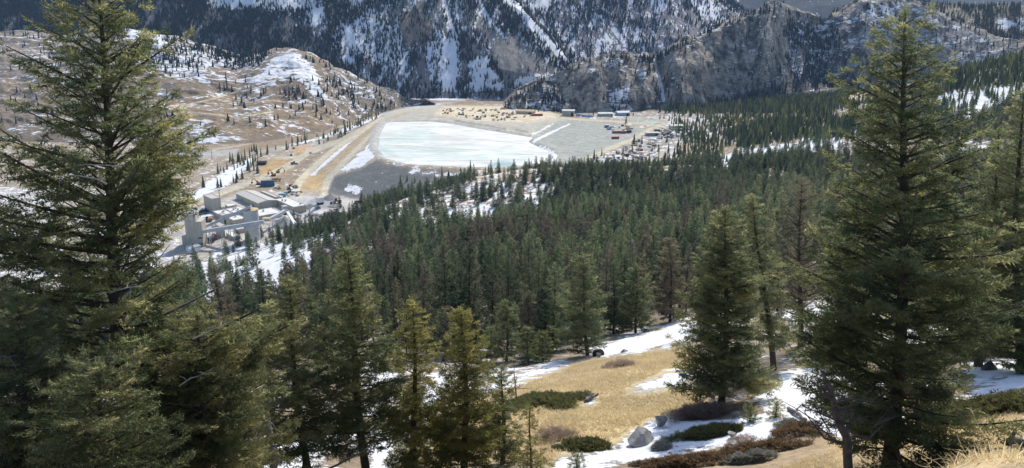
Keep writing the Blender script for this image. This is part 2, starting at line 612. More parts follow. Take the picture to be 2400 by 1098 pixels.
# ------------------------------------------------------------------ what covers the ground
TAN, OCHRE, BEIGE, GRAVEL, SLATE, PALE = (.25, .195, .13), (.38, .27, .12), (.44, .39, .29), (.28, .27, .24), (.115, .12, .118), (.40, .38, .34)
ROAD = (.42, .385, .30)
G.poly([(-400, 240), (1900, 240), (1900, 400), (1290, 395), (900, 480), (800, 520), (430, 650), (300, 720), (-400, 760)], TAN, .30, 0, 6, (400, 1e9), 6)
G.poly([(-400, 440), (430, 440), (440, 640), (200, 740), (-400, 760)], (.38, .355, .32), .38, 0, 6, (380, 1e9))
G.poly([(0, 330), (420, 345), (700, 350), (640, 400), (560, 430), (430, 440), (0, 430)], (.30, .25, .19), .30, 0, 6, (600, 1e9), 4)
# river, valley roads and fields
G.line([(1090, 236), (1040, 240), (1000, 250), (940, 260), (890, 270)], [3, 4, 5, 4, 2.5], (.40, .42, .43), .3, 0)
G.line([(1010, 233), (1100, 229), (1200, 231)], 3, (.5, .5, .48), .6, 0)
G.line([(1020, 240), (1110, 238), (1200, 240)], 2, (.27, .19, .14), .1, 0)
G.line([(890, 272), (860, 284), (815, 302), (770, 318), (720, 330), (640, 350), (600, 358)], [2, 4, 4.5, 4, 4, 3, 2], TAN, .72, .2)
G.line([(400, 372), (500, 362), (600, 352), (700, 345), (760, 333)], [6, 7, 6, 5, 3], (.34, .33, .31), .12, 0)
G.line([(420, 362), (560, 342), (640, 326), (746, 310), (830, 290)], 1.6, (.42, .36, .28), 0, 0)
G.poly([(560, 345), (650, 325), (780, 303), (760, 318), (650, 345), (560, 362)], (.25, .19, .13), .12, 0, 3)
G.line([(650, 345), (760, 350), (700, 368), (650, 372)], 2.5, ROAD, 0, 0)
G.poly([(608, 395), (645, 372), (690, 380), (690, 395), (660, 410), (615, 420)], (.38, .265, .125), .12, 0, 4)
G.poly([(470, 440), (520, 400), (555, 372), (600, 352), (625, 362), (600, 405), (545, 445), (490, 462)], None, None, .16, 8)
G.poly([(640, 352), (720, 332), (800, 308), (850, 285), (880, 275), (870, 290), (800, 322), (720, 345)], None, None, .14, 5)
G.poly([(680, 345), (735, 340), (720, 358), (690, 362)], (.44, .31, .17), .12, 0, 3)
G.poly([(440, 470), (470, 440), (520, 405), (570, 378), (592, 372), (585, 392), (540, 430), (500, 452), (455, 476)], (.36, .31, .26), .80, .06, 5, (600, 1e9), 4)
G.line([(380, 515), (430, 490), (490, 462), (560, 437), (620, 417), (680, 388), (730, 352), (790, 335), (850, 302), (900, 277), (950, 261), (1040, 250)], [7, 7, 7, 7, 7, 7, 7, 6, 5, 4.5, 4, 3], ROAD, .08, 0)
# embankment of the pond: terraces, ramps, snow lying on the benches
G.poly([(690, 440), (740, 372), (800, 335), (880, 290), (960, 262), (905, 288), (886, 318), (880, 350), (880, 378), (850, 396), (785, 412), (768, 452), (720, 456)], (.38, .32, .23), .14, 0, 3)
G.poly([(705, 445), (722, 412), (755, 400), (764, 408), (752, 440), (735, 447)], (.42, .30, .15), .05, 0, 4)
G.poly([(722, 412), (800, 345), (850, 310), (835, 325), (770, 385), (740, 412)], (.34, .27, .19), .84, 0, 3)
G.poly([(740, 408), (850, 312), (893, 278), (860, 318), (790, 385), (765, 402)], (.36, .28, .18), .08, 0, 3)
G.poly([(795, 402), (850, 352), (878, 322), (882, 352), (876, 372), (842, 394)], (.22, .22, .21), .82, 0, 3, jag=6)
G.line([(693, 452), (700, 428), (722, 405), (780, 352), (850, 308), (895, 276)], [8, 8, 7, 5, 4, 3], (.50, .445, .33), .06, 0)
G.line([(760, 455), (766, 428), (795, 392), (850, 336), (885, 300), (905, 285)], [8, 8, 6, 4, 3, 2.5], (.46, .42, .33), .06, 0)
G.poly([(768, 452), (783, 413), (845, 396), (882, 376), (905, 384), (960, 396), (1060, 403), (1160, 405), (1100, 425), (900, 485), (850, 474)], SLATE, .10, 0, 3)
G.poly([(806, 440), (822, 432), (850, 440), (840, 458), (812, 450)], SLATE, .7, 0, 4)
G.line([(960, 402), (1020, 408), (1100, 412)], [3, 4, 5], (.25, .25, .25), .55, 0)
rimpx = pond_px + pond_px[:1]
sdp = poly_sd(G.V[:, 0], G.V[:, 1], pond)
m_rim = (np.abs(sdp - 4.5) < 6) & (G.Y > 600)
G.col[m_rim], G.snow[m_rim], G.tree[m_rim] = (.34, .34, .32), .22, 0
m_bed = (sdp < -1.5) & (G.Y > 600) & (G.Y < 1300)
G.col[m_bed], G.snow[m_bed], G.tree[m_bed] = (.35, .36, .35), .1, 0
# the yards and the tailings beach beyond the pond
G.poly([(905, 283), (960, 262), (1040, 249), (1180, 249), (1290, 261), (1335, 280), (1250, 325), (1120, 301), (1010, 284)], (.39, .37, .31), .16, 0, 3)
G.poly([(1010, 268), (1045, 250), (1180, 250), (1290, 262), (1305, 277), (1230, 288), (1120, 284)], (.54, .46, .32), .28, 0, 4)
G.poly([(1252, 326), (1300, 290), (1332, 280), (1430, 288), (1512, 300), (1500, 320), (1420, 350), (1340, 390), (1290, 395), (1292, 358), (1262, 345), (1238, 334)], (.29, .30, .27), .08, 0, 3)
G.line([(1262, 344), (1285, 352), (1302, 366), (1296, 378)], [2, 4, 4, 3], None, .95, 0, 3)
G.line([(1335, 291), (1290, 312), (1250, 332)], [2.2, 3, 3], None, .82, 0, 3)
G.line([(1300, 289), (1268, 306), (1240, 320)], [1.5, 2.5, 2], None, .7, 0, 2)
G.line([(1066, 283), (1120, 292), (1185, 303)], 2, (.20, .20, .19), 0, 0)
G.line([(1210, 306), (1236, 310)], 2, (.20, .20, .19), 0, 0)
G.poly([(1335, 281), (1420, 265), (1570, 262), (1700, 268), (1720, 300), (1640, 330), (1570, 392), (1340, 398), (1420, 350), (1500, 320), (1512, 300), (1430, 288)], (.28, .245, .20), .40, .02, 3, (700, 1e9), 3)
G.line([(1290, 398), (1350, 388), (1420, 352), (1490, 325), (1520, 305), (1560, 288)], [5, 5, 5, 4, 4, 3], BEIGE, .06, 0)
G.line([(1300, 268), (1325, 278), (1440, 285), (1530, 292)], 2.4, BEIGE, .05, 0)
G.line([(1560, 355), (1545, 372), (1575, 380), (1600, 352), (1660, 332), (1700, 318)], 4, (.40, .36, .30), .1, 0)
G.poly([(1590, 345), (1640, 328), (1690, 318), (1665, 345), (1620, 362), (1588, 368)], (.34, .25, .15), .28, .10, 5, jag=6)
G.poly([(1690, 275), (1790, 270), (1800, 280), (1720, 292), (1680, 290)], (.42, .33, .20), .3, .06, 3, jag=4)
G.poly([(1560, 282), (1680, 285), (1690, 300), (1580, 310)], (.32, .28, .23), .42, .22, 8, jag=6)
G.poly([(1480, 278), (1512, 277), (1508, 282), (1478, 283)], (.26, .36, .30), 0, 0, 1.5)
G.poly([(1520, 284), (1545, 283), (1538, 290), (1517, 290)], (.30, .42, .36), 0, 0, 1.5)
# mine plant pad
G.poly([(425, 505), (500, 475), (560, 450), (690, 452), (850, 470), (840, 490), (790, 515), (700, 545), (620, 592), (520, 600), (428, 620)], (.41, .39, .355), .24, 0, 5, (480, 1e9), 3)
G.line([(690, 455), (725, 470), (790, 470), (850, 478)], [9, 9, 8, 6], (.44, .43, .40), .05, 0)
G.poly([(712, 480), (740, 462), (780, 470), (800, 490), (770, 505), (725, 500)], (.27, .28, .29), .08, 0, 4)
G.poly([(735, 490), (775, 490), (780, 540), (725, 540)], (.50, .48, .45), .15, 0, 4)
G.poly([(425, 560), (520, 545), (540, 590), (440, 625)], (.36, .34, .31), .12, 0, 8, (480, 1e9))
# near forest
FS = (380, 1e9)
G.poly([(820, 520), (880, 482), (960, 462), (1080, 430), (1180, 408), (1290, 404), (1450, 402), (1660, 392), (1900, 366), (2100, 375), (2500, 360), (2500, 800), (2350, 840), (2100, 760), (1800, 730),
        (1570, 762), (1420, 800), (1300, 850), (1120, 900), (1000, 880), (850, 860), (600, 900), (-400, 900), (-400, 760), (250, 720), (430, 640), (600, 592), (730, 545)], (.17, .14, .105), .36, .95, 6, (70, 900), 6)
G.poly([(430, 640), (800, 520), (960, 462), (1080, 430), (1120, 440), (1060, 600), (900, 700), (700, 800), (430, 800)], None, .45, .55, 40, (70, 900), 20)
G.poly([(430, 645), (470, 612), (560, 585), (640, 572), (720, 560), (790, 556), (800, 590), (720, 625), (680, 668), (640, 705), (560, 720), (470, 705)], (.20, .165, .13), .70, .13, 8, (150, 700), 10)
G.poly([(555, 640), (640, 610), (720, 588), (740, 600), (660, 660), (600, 690)], None, .9, .03, 8, (150, 700), 6)
G.poly([(500, 590), (600, 565), (640, 570), (560, 620), (470, 640)], None, .62, .16, 6, (150, 700), 6)
G.poly([(870, 476), (960, 448), (1100, 428), (1260, 420), (1310, 436), (1280, 470), (1180, 505), (1140, 535), (1060, 530), (960, 515), (900, 500)], (.24, .18, .13), .52, .24, 8, (300, 900), 8)
G.poly([(1050, 500), (1160, 478), (1170, 520), (1110, 545), (1050, 530)], None, .85, .04, 6, (300, 900), 6)
G.poly([(1225, 462), (1270, 455), (1260, 490), (1235, 500)], None, .8, .1, 6, (300, 900), 4)
G.poly([(1120, 400), (1215, 398), (1230, 410), (1150, 428), (1090, 430)], (.42, .33, .22), .45, .05, 5, (300, 900), 4)
G.poly([(1640, 388), (1680, 368), (1760, 350), (1850, 338), (1880, 345), (1800, 366), (1700, 392)], None, .93, .02, 4, (500, 1000), 4)
G.poly([(1870, 345), (1890, 305), (1960, 300), (1975, 340), (1930, 360)], None, .78, .30, 5, (500, 1000), 4)
G.poly([(1700, 300), (1800, 285), (1950, 270), (2000, 300), (1950, 320), (1870, 330), (1750, 345), (1700, 330)], (.13, .11, .08), .36, 1.0, 10, (600, 1e9), 8)
G.poly([(1560, 262), (1700, 246), (1860, 218), (2050, 190), (2060, 235), (1900, 268), (1760, 268), (1620, 268)], (.13, .11, .08), .30, 1.0, 8, (800, 1e9), 6)
G.poly([(1590, 308), (1660, 296), (1710, 292), (1710, 345), (1650, 372), (1610, 360)], None, None, .38, 8, (600, 1e9), 8)
G.poly([(1550, 380), (1640, 352), (1690, 372), (1600, 395)], None, None, .5, 8, (600, 1e9), 6)
G.poly([(1640, 275), (1760, 262), (1800, 290), (1700, 300)], None, None, .35, 8, (600, 1e9), 6)
G.poly([(1970, 232), (2010, 216), (2060, 218), (2050, 235), (1990, 240)], (.50, .40, .29), .1, 0, 3, (800, 1e9))
G.poly([(2180, 186), (2420, 128), (2600, 110), (2600, 330), (2300, 330), (1980, 330), (1960, 300), (2060, 240)], (.16, .13, .095), .36, .9, 8, (500, 1e9), 6)
G.poly([(2180, 255), (2210, 215), (2290, 210), (2420, 195), (2420, 240), (2330, 250), (2290, 290), (2260, 290)], None, .72, .22, 5, (500, 1e9), 5)
G.poly([(2195, 352), (2320, 340), (2330, 362), (2300, 378), (2200, 375)], (.45, .46, .48), .75, 0, 3, (300, 1e9))
# open slope in front: dry meadow and old snow
NR = (0, 125)
G.poly([(560, 1300), (600, 960), (860, 850), (1100, 870), (1400, 820), (1600, 750), (2500, 720), (2500, 1400), (560, 1400)], (.24, .18, .12), .42, 0, 10, NR)
G.poly([(1000, 1000), (1040, 945), (1110, 920), (1200, 880), (1330, 852), (1420, 836), (1570, 815), (1640, 800), (1660, 960), (1560, 980), (1490, 1030), (1400, 1062), (1300, 1075), (1270, 1110), (1000, 1110)], (.46, .37, .21), .10, 0, 8, NR, 8)
G.poly([(1290, 870), (1380, 838), (1460, 846), (1420, 880), (1330, 885)], (.38, .31, .20), .05, 0, 14, NR, 8)
for s in ([(1100, 932), (1190, 886), (1290, 852), (1335, 856), (1230, 893), (1130, 925)], [(1385, 830), (1470, 795), (1540, 772), (1620, 755), (1620, 800), (1500, 822), (1400, 836)], [(1478, 916), (1560, 876), (1660, 868), (1650, 893), (1500, 922)],
          [(1270, 1110), (1325, 1072), (1435, 1042), (1525, 988), (1600, 972), (1700, 985), (1800, 958), (1890, 958), (1900, 1008), (1800, 1038), (1690, 1052), (1560, 1058), (1470, 1078), (1390, 1110)],
          [(1770, 945), (1830, 888), (1960, 855), (1990, 900), (1970, 1010), (1850, 985)], [(2280, 930), (2420, 878), (2420, 925), (2300, 950)], [(2120, 790), (2200, 748), (2230, 780), (2150, 815)], [(2280, 860), (2420, 832), (2420, 862), (2300, 880)],
          [(1840, 740), (1960, 700), (1980, 740), (1860, 760)], [(860, 835), (905, 845), (915, 885), (865, 890)], [(870, 1050), (960, 985), (930, 1098), (870, 1110)], [(1000, 905), (1045, 885), (1035, 935), (1000, 940)], [(660, 1050), (760, 990), (790, 1060), (690, 1110)], [(1370, 938), (1398, 935), (1392, 945), (1366, 948)]):
    G.poly(s, None, .86, 0, 20, NR, 10)
G.poly([(1580, 975), (1620, 950), (1740, 955), (1790, 968), (1700, 985), (1600, 988)], (.20, .13, .09), .2, 0, 8, NR, 4)
G.poly([(1430, 1120), (1520, 1082), (1700, 1062), (1830, 1045), (1980, 1030), (2420, 900), (2500, 1300), (1430, 1300)], (.46, .34, .18), .06, 0, 8, (0, 45), 6)
G.poly([(1420, 1120), (1520, 1085), (1700, 1060), (1880, 1030), (1960, 1050), (1960, 1130)], (.31, .235, .15), .26, 0, 10, (20, 60), 8)
nearm = G.Y < 125
g1 = np.clip(fbm(G.V[:, 0] / 5 + 60, G.V[:, 1] / 7 + 4, 4) * 4 + .2, 0, 1) * nearm
G.col += (np.array((.30, .265, .20)) * (G.col.mean(1, keepdims=True) / .32) - G.col) * (g1 * .75)[:, None]
fm_ground = lambda c: (np.hypot(c[:, 0], c[:, 1]) > 430).astype(int)
ground = G.build('ground', [M_GROUND, M_VALLEY], fm_ground)

# frozen pond: its own sheet of ice inside the embankment
nx, ny = 260, 260
X, Yq = np.meshgrid(np.linspace(pond[:, 0].min() - 6, pond[:, 0].max() + 6, nx), np.linspace(pond[:, 1].min() - 6, pond[:, 1].max() + 6, ny), indexing='ij')
Ic = Surf(np.stack([X, Yq, np.full(X.shape, POND_Z)], -1).reshape(-1, 3), X.shape, (.60, .61, .58), .40)
Ic.poly([(890, 330), (940, 310), (1000, 306), (1030, 318), (960, 335), (905, 345)], (.45, .53, .49), .24, None, 14, jag=14)
Ic.poly([(890, 345), (960, 340), (1080, 345), (1200, 352), (1240, 372), (1130, 372), (1000, 372), (905, 360)], (.46, .54, .50), .27, None, 18, jag=20)
Ic.poly([(1140, 392), (1150, 384), (1172, 376), (1200, 380), (1216, 390), (1180, 398)], (.25, .38, .39), -.6, None, 4, jag=3)
Ic.poly([(905, 362), (890, 350), (888, 335), (900, 350), (930, 366)], (.40, .50, .48), -.1, None, 6, jag=4)
iq = (np.arange(nx - 1)[:, None] * ny + np.arange(ny - 1)[None]).ravel()
Qp = np.stack([iq, iq + ny, iq + ny + 1, iq + 1], -1)
keep = poly_sd(Ic.V[Qp, 0].mean(1), Ic.V[Qp, 1].mean(1), pond) < 3.5
Ic.line([(900, 340), (960, 342), (1040, 349), (1120, 352)], .7, (.34, .37, .36), -.5, None, 1)
Ic.line([(1010, 312), (1060, 322), (1150, 330), (1230, 338)], .7, (.38, .40, .39), -.3, None, 1)
Ic.line([(1160, 362), (1210, 361), (1250, 363)], .8, (.32, .35, .34), -.5, None, 1)
Ic.poly([(1010, 330), (1070, 322), (1130, 332), (1060, 338)], (.50, .50, .47), .2, None, 10, jag=10)
M_ICE = terrain('pond_ice', 0.2, 0.05, 0.014, snowc=(.67, .66, .60, 1), aniso=(.35, 1.1, 1), bump=0.05, sharp=.07, amp=.9, grain=(.88, 1.1))
M_ICE.node_tree.nodes['Principled BSDF'].inputs['Roughness'].default_value = 0.55
kind(link('frozen_pond', mesh('frozen_pond', Ic.V, Qp[keep], [M_ICE], {'gcol': Ic.col, 'snow': Ic.snow}, None, True)), 'structure')


# ------------------------------------------------------------------ hills and mountains: each a surface of its own between its foot and its crest
def loft(foot, crest, nu, nv, prof, amp, sc, back, col, snow, tree, rid=0.0, seed=0.0, tall=1.0, gullies=()):
    """foot and crest: (pixel column, pixel row, distance); a row of None means the valley floor's height"""
    f, c = np.array(foot, float), np.array(crest, float)
    u = np.linspace(max(f[0, 0], c[0, 0]), min(f[-1, 0], c[-1, 0]), nu)
    it = lambda a, k: np.interp(u, a[:, 0], a[:, k])
    pf, pc = P(u, it(f, 1), it(f, 2)), P(u, it(c, 1), it(c, 2))
    L = np.r_[0, np.cumsum(np.linalg.norm(np.diff(pf, axis=0), axis=1))]
    v = np.r_[np.linspace(-.25, 0, 8)[:-1], np.linspace(0, 1, nv), np.linspace(1, 1.9, nv // 3)[1:]]
    V = np.empty((nu, len(v), 3))
    D = pc - pf
    for k, t in enumerate(v):
        g = prof(min(max(t, 0), 1)) + (t if t < 0 else 0)
        dz = D[:, 2] * g
        if t > 1:
            dz = D[:, 2] * (1 - (t - 1) ** 1.5 * back)
        V[:, k, :2] = pf[:, :2] + D[:, :2] * t
        V[:, k, 2] = pf[:, 2] + dz
    slope = np.linalg.norm(D, axis=1)[:, None]
    a, b = np.broadcast_arrays(L[:, None], slope * v[None])
    n = fbm(a / sc + seed, b / sc * tall + seed * 2 + 40, 6, .55) + rid * ridged(a / sc * .8 + seed, b / sc * tall * .5 + 13, 5)
    w = np.clip(v / .12, 0, 1) * np.clip(1 - np.abs(v - 1) / .12 * .8 * (np.abs(v - 1) < .12) - .0, .2, 1)
    w = np.where(np.abs(v - 1) < .12, .2 + .8 * np.abs(v - 1) / .12, w)[None] * np.ones((nu, 1))
    V[..., 2] += n * amp * w
    dirv = V[..., :2] / np.linalg.norm(V[..., :2], axis=-1, keepdims=True)
    V[..., :2] -= dirv * (n * amp * .8 * w)[..., None]
    for gp, gw, gd in gullies:                          # clefts and shoulders cut back into the face
        cut = gd * np.exp(-((u - gp) / gw) ** 2)[:, None] * np.sin(np.clip(v, 0, 1) * pi * .85 + .15)[None] * (v < 1.2)
        V[..., :2] += dirv * cut[..., None]
    return Surf(V.reshape(-1, 3), (nu, len(v)), col, snow, tree)


ROCKC = (.20, .185, .17)
vz = lambda px, py: (px, py, float(P(px, py, z=-172)[1]))
# brown hill on the left
H = loft([vz(-400, 335), vz(0, 330), vz(200, 335), vz(420, 338), vz(600, 332), vz(760, 306), vz(860, 276), vz(950, 252), vz(1022, 243)],
         [(-400, 60, 1500), (0, 80, 1500), (150, 85, 1500), (290, 72, 1500), (400, 88, 1480), (480, 112, 1450), (560, 138, 1420), (600, 131, 1400), (640, 122, 1385), (690, 121, 1360), (725, 132, 1345), (760, 149, 1335), (810, 174, 1330), (870, 200, 1330), (960, 231, 1350), (1022, 241, 1370)],
         520, 220, lambda t: t ** .95, 18, 60, .5, (.20, .155, .11), .36, .13, .5)
H.poly([(-400, 40), (300, 70), (250, 120), (100, 180), (-400, 200)], (.22, .18, .14), .36, .14, 10)
H.poly([(285, 85), (310, 72), (360, 78), (480, 112), (560, 142), (500, 150), (420, 122), (330, 108)], None, .80, .05, 5, jag=6)
H.poly([(600, 178), (640, 140), (680, 120), (725, 140), (765, 232), (735, 225), (690, 175), (640, 185)], None, .66, .05, 5, jag=8)
H.poly([(560, 190), (640, 160), (700, 180), (600, 215)], None, .55, .02, 6, jag=8)
H.poly([(380, 235), (460, 215), (560, 225), (640, 240), (560, 262), (420, 262)], (.27, .195, .11), .40, .05, 8, jag=6)
H.poly([(400, 250), (640, 238), (760, 255), (840, 262), (740, 300), (560, 330), (420, 320)], (.25, .185, .115), .37, .14, 8, jag=8)
H.poly([(760, 150), (1020, 240), (860, 262), (780, 225)], (.175, .145, .11), .36, .30, 6)
H.poly([(260, 110), (380, 100), (460, 108), (500, 150), (470, 178), (420, 185), (300, 165)], (.2, .16, .12), .55, .75, 6, jag=6)
H.poly([(480, 118), (600, 135), (620, 160), (540, 165), (480, 150)], None, .5, .5, 6, jag=4)
H.poly([(640, 190), (780, 175), (870, 215), (800, 245), (680, 235)], None, None, .4, 8)
H.poly([(410, 300), (470, 290), (545, 330), (430, 345)], (.2, .16, .12), .55, .6, 5)
H.line([(390, 92), (440, 106), (490, 120), (540, 136), (590, 138), (620, 132)], 7, None, .5, 1.0, 5)
H.line([(690, 128), (740, 146), (800, 172)], 5, None, None, .6, 4)
H.line([(380, 250), (440, 246), (500, 232), (550, 216)], 1.6, (.50, .42, .31), .1, 0)
H.line([(420, 262), (500, 268), (560, 275), (640, 262)], 1.4, (.50, .42, .31), .2, 0)
H.line([(560, 240), (640, 236), (740, 250)], 1.4, (.46, .38, .28), .2, 0)
H.build('brown_hill', [M_HILL])

# the mountain across the valley
Mt = loft([(-500, 215, 1460), (300, 218, 1470), (900, 222, 1480), (1100, 222, 1470), (1250, 222, 1440), (1375, 210, 1430)],
          [(-500, -260, 2150), (300, -300, 2150), (900, -330, 2100), (1040, -260, 2050), (1120, -120, 1900), (1190, -15, 1740), (1260, 62, 1640), (1330, 140, 1540), (1375, 190, 1480)],
          620, 300, lambda t: t, 40, 170, .4, ROCKC, .45, .75, 1.1, 5.0, .40)
Mt.poly([(-500, -100), (480, -40), (700, 60), (860, 200), (860, 240), (-500, 240)], (.14, .13, .12), .24, 1.3, 12)
Mt.poly([(470, -20), (620, -30), (750, -20), (740, 22), (640, 24), (560, 20), (510, 18)], (.2, .19, .19), .86, .10, 8, jag=14)
Mt.poly([(720, 30), (760, 20), (752, 55), (730, 60)], None, .85, .1, 6, jag=6)
Mt.poly([(770, 70), (900, 30), (990, 10), (1060, 100), (1040, 170), (960, 190), (860, 140)], (.15, .14, .13), .56, .40, 14, jag=14)
Mt.poly([(945, 35), (985, 20), (1015, 60), (1005, 100), (960, 105), (940, 75)], (.17, .13, .105), .14, .14, 8, jag=8)
Mt.poly([(960, 120), (1000, 120), (1030, 200), (960, 190)], None, .44, .75, 8)
Mt.poly([(1040, 96), (1062, 92), (1072, 150), (1068, 215), (1045, 222), (1030, 190), (1038, 140)], (.25, .24, .24), .92, .02, 4, jag=6)
Mt.poly([(1080, 60), (1105, 95), (1095, 190), (1075, 215), (1075, 120)], None, .35, .85, 6)
Mt.line([(1035, -20), (1048, 30), (1062, 75), (1080, 125)], [3, 4, 3, 2], None, .9, 0, 3)
Mt.line([(1115, -10), (1140, 40), (1180, 90)], [4, 5, 3], None, .8, .05, 4)
Mt.poly([(1130, 60), (1150, 70), (1220, 100), (1290, 150), (1320, 165), (1250, 190), (1190, 200), (1165, 160), (1145, 110)], (.17, .16, .155), .33, .06, 6, jag=8)
Mt.poly([(1150, 85), (1200, 110), (1240, 160), (1200, 195), (1170, 160)], (.16, .15, .14), .2, .02, 6, jag=8)
Mt.poly([(1100, 150), (1140, 130), (1165, 190), (1180, 215), (1110, 215)], None, .84, .1, 5, jag=8)
Mt.poly([(1220, 180), (1290, 172), (1300, 200), (1230, 205)], None, .8, .12, 5, jag=6)
Mt.line([(1185, -10), (1225, 35), (1275, 90), (1330, 142), (1345, 160)], [8, 9, 7, 5, 4], (.24, .23, .23), .74, .06, 6)
Mt.line([(900, 223), (1100, 221), (1200, 220)], 6, None, .35, .9, 3)
Mt.build('back_mountain', [M_MOUNT])

M2 = loft([(1130, 160, 1800), (1400, 165, 1800), (1700, 150, 1900), (1950, 120, 2000)],
          [(1130, -260, 2600), (1350, -260, 2600), (1560, -240, 2600), (1640, -80, 2450), (1720, 10, 2300), (1800, 60, 2200), (1950, 100, 2100)],
          420, 240, lambda t: t, 40, 240, .4, (.16, .15, .16), .44, .62, .9, 11.0, .45)
M2.poly([(1230, 60), (1400, 40), (1500, 70), (1480, 140), (1340, 140)], None, .50, .45, 10, jag=12)
M2.line([(1250, 0), (1290, 60), (1340, 140)], 8, None, .42, .8, 8)
M2.poly([(1235, -10), (1290, -10), (1285, 18), (1245, 30)], None, .72, .2, 6, jag=6)
M2.line([(1440, 70), (1468, 108)], [5, 3], None, .85, .1, 4)
M2.line([(1398, 98), (1404, 120)], 3.5, None, .85, .1, 4)
M2.poly([(1560, 20), (1620, 20), (1650, 60), (1630, 95), (1540, 85)], (.17, .155, .16), .38, .32, 10, jag=8)
M2.poly([(1600, -10), (1700, 10), (1690, 50), (1650, 40)], None, .62, .25, 8, jag=8)
M2.build('far_mountain', [M_MOUNT])
M3 = loft([(1500, 140, 2900), (2700, 140, 2900)], [(1500, -260, 4300), (2000, -230, 4300), (2700, -200, 4300)], 240, 120, lambda t: t, 70, 420, .4, (.018, .030, .045), .22, .0, .9, 3.0, .45)  # shade of its forest is put into this dark bluish base colour
M3.poly([(1600, -60), (1720, -40), (1740, 60), (1640, 80)], None, .5, 0, 14)
M3.build('distant_mountain', [M_MOUNT])

# upper right: sunlit wooded ridge, then the rock cliffs
FR = loft([(1950, 130, 1620), (2600, 150, 1600)], [(1950, 30, 1850), (2060, 4, 1850), (2130, -2, 1850), (2200, 10, 1820), (2280, 18, 1800), (2340, 14, 1780), (2600, 10, 1780)], 200, 90, lambda t: t ** .9, 10, 80, .4, (.20, .165, .11), .25, .8, .2, 8.0)
FR.poly([(2330, 40), (2420, 50), (2420, 75), (2340, 70)], None, .6, .4, 6, jag=6)
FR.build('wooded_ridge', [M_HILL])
CL = loft([(1180, 262, 1230), (1240, 268, 1195), (1330, 272, 1165), (1450, 272, 1175), (1560, 266, 1195), (1700, 250, 1240), (1850, 225, 1290), (2000, 202, 1330), (2150, 188, 1370), (2440, 160, 1380)],
          [(1180, 250, 1270), (1215, 226, 1265), (1250, 200, 1262), (1300, 172, 1255), (1360, 146, 1265), (1450, 131, 1275), (1500, 131, 1280), (1540, 137, 1290), (1600, 102, 1310), (1700, 58, 1360), (1760, 40, 1385), (1800, 22, 1400), (1835, 17, 1405), (1880, 30, 1420), (1930, 44, 1440), (1965, 36, 1450), (2010, 9, 1480), (2060, -3, 1500), (2120, 8, 1500), (2175, 22, 1500), (2240, 52, 1490), (2330, 98, 1460), (2440, 132, 1440)],
          1100, 300, lambda t: 1 - (1 - t) ** 1.5, 24, 66, .25, (.245, .215, .18), .28, .10, 1.7, 21.0, .40, ((1546, 16, 26), (1905, 42, 75), (1320, 22, 14), (1760, 20, 14), (1690, 12, 10), (1425, 22, 12), (2130, 26, 18)))
CL.poly([(1180, 255), (1245, 205), (1290, 190), (1330, 260), (1250, 270)], None, .42, .55, 8, jag=8)
CL.poly([(1330, 160), (1450, 132), (1530, 140), (1540, 180), (1440, 165), (1340, 190)], None, .40, .2, 6, jag=8)
CL.poly([(1420, 210), (1470, 195), (1480, 262), (1430, 262)], None, .58, .2, 6, jag=8)
CL.poly([(1320, 170), (1380, 160), (1420, 240), (1390, 262), (1330, 250)], (.27, .23, .185), .2, .06, 6, jag=8)
CL.poly([(1555, 150), (1640, 110), (1760, 70), (1850, 90), (1840, 180), (1720, 220), (1580, 245)], (.25, .22, .18), .26, .05, 6, jag=8)
CL.poly([(1600, 150), (1700, 140), (1690, 210), (1600, 235)], (.27, .225, .175), .16, .03, 8, jag=8)
CL.poly([(1840, 60), (1900, 45), (1960, 50), (1990, 120), (1975, 195), (1880, 215), (1850, 150)], (.17, .165, .155), .40, .75, 8, jag=8)
CL.poly([(1960, 45), (2010, 12), (2060, 0), (2200, 30), (2330, 100), (2380, 150), (2150, 170), (2000, 190), (1990, 110)], (.24, .22, .20), .38, .06, 6)
CL.poly([(1990, 120), (2040, 110), (2060, 190), (1995, 200)], (.19, .175, .16), .2, .05, 6, jag=6)
CL.poly([(2030, 5), (2120, 5), (2110, 60), (2040, 70)], None, .52, .05, 8, jag=6)
CL.line([(1240, 212), (1300, 176), (1360, 150), (1450, 134), (1540, 140), (1600, 106), (1700, 62), (1800, 26)], 3, (.22, .19, .13), .4, .9, 3)
CL.line([(1560, 262), (1700, 240), (1850, 205), (1990, 190), (2200, 180)], [7, 9, 14, 10, 8], (.13, .11, .09), .3, .95, 6)
CL.line([(1534, 140), (1539, 162), (1546, 190), (1552, 215), (1556, 236)], [2.5, 3, 4, 4, 3.5], (.4, .42, .45), .97, 0, 2)
CL.build('cliff', [M_CLIFF])


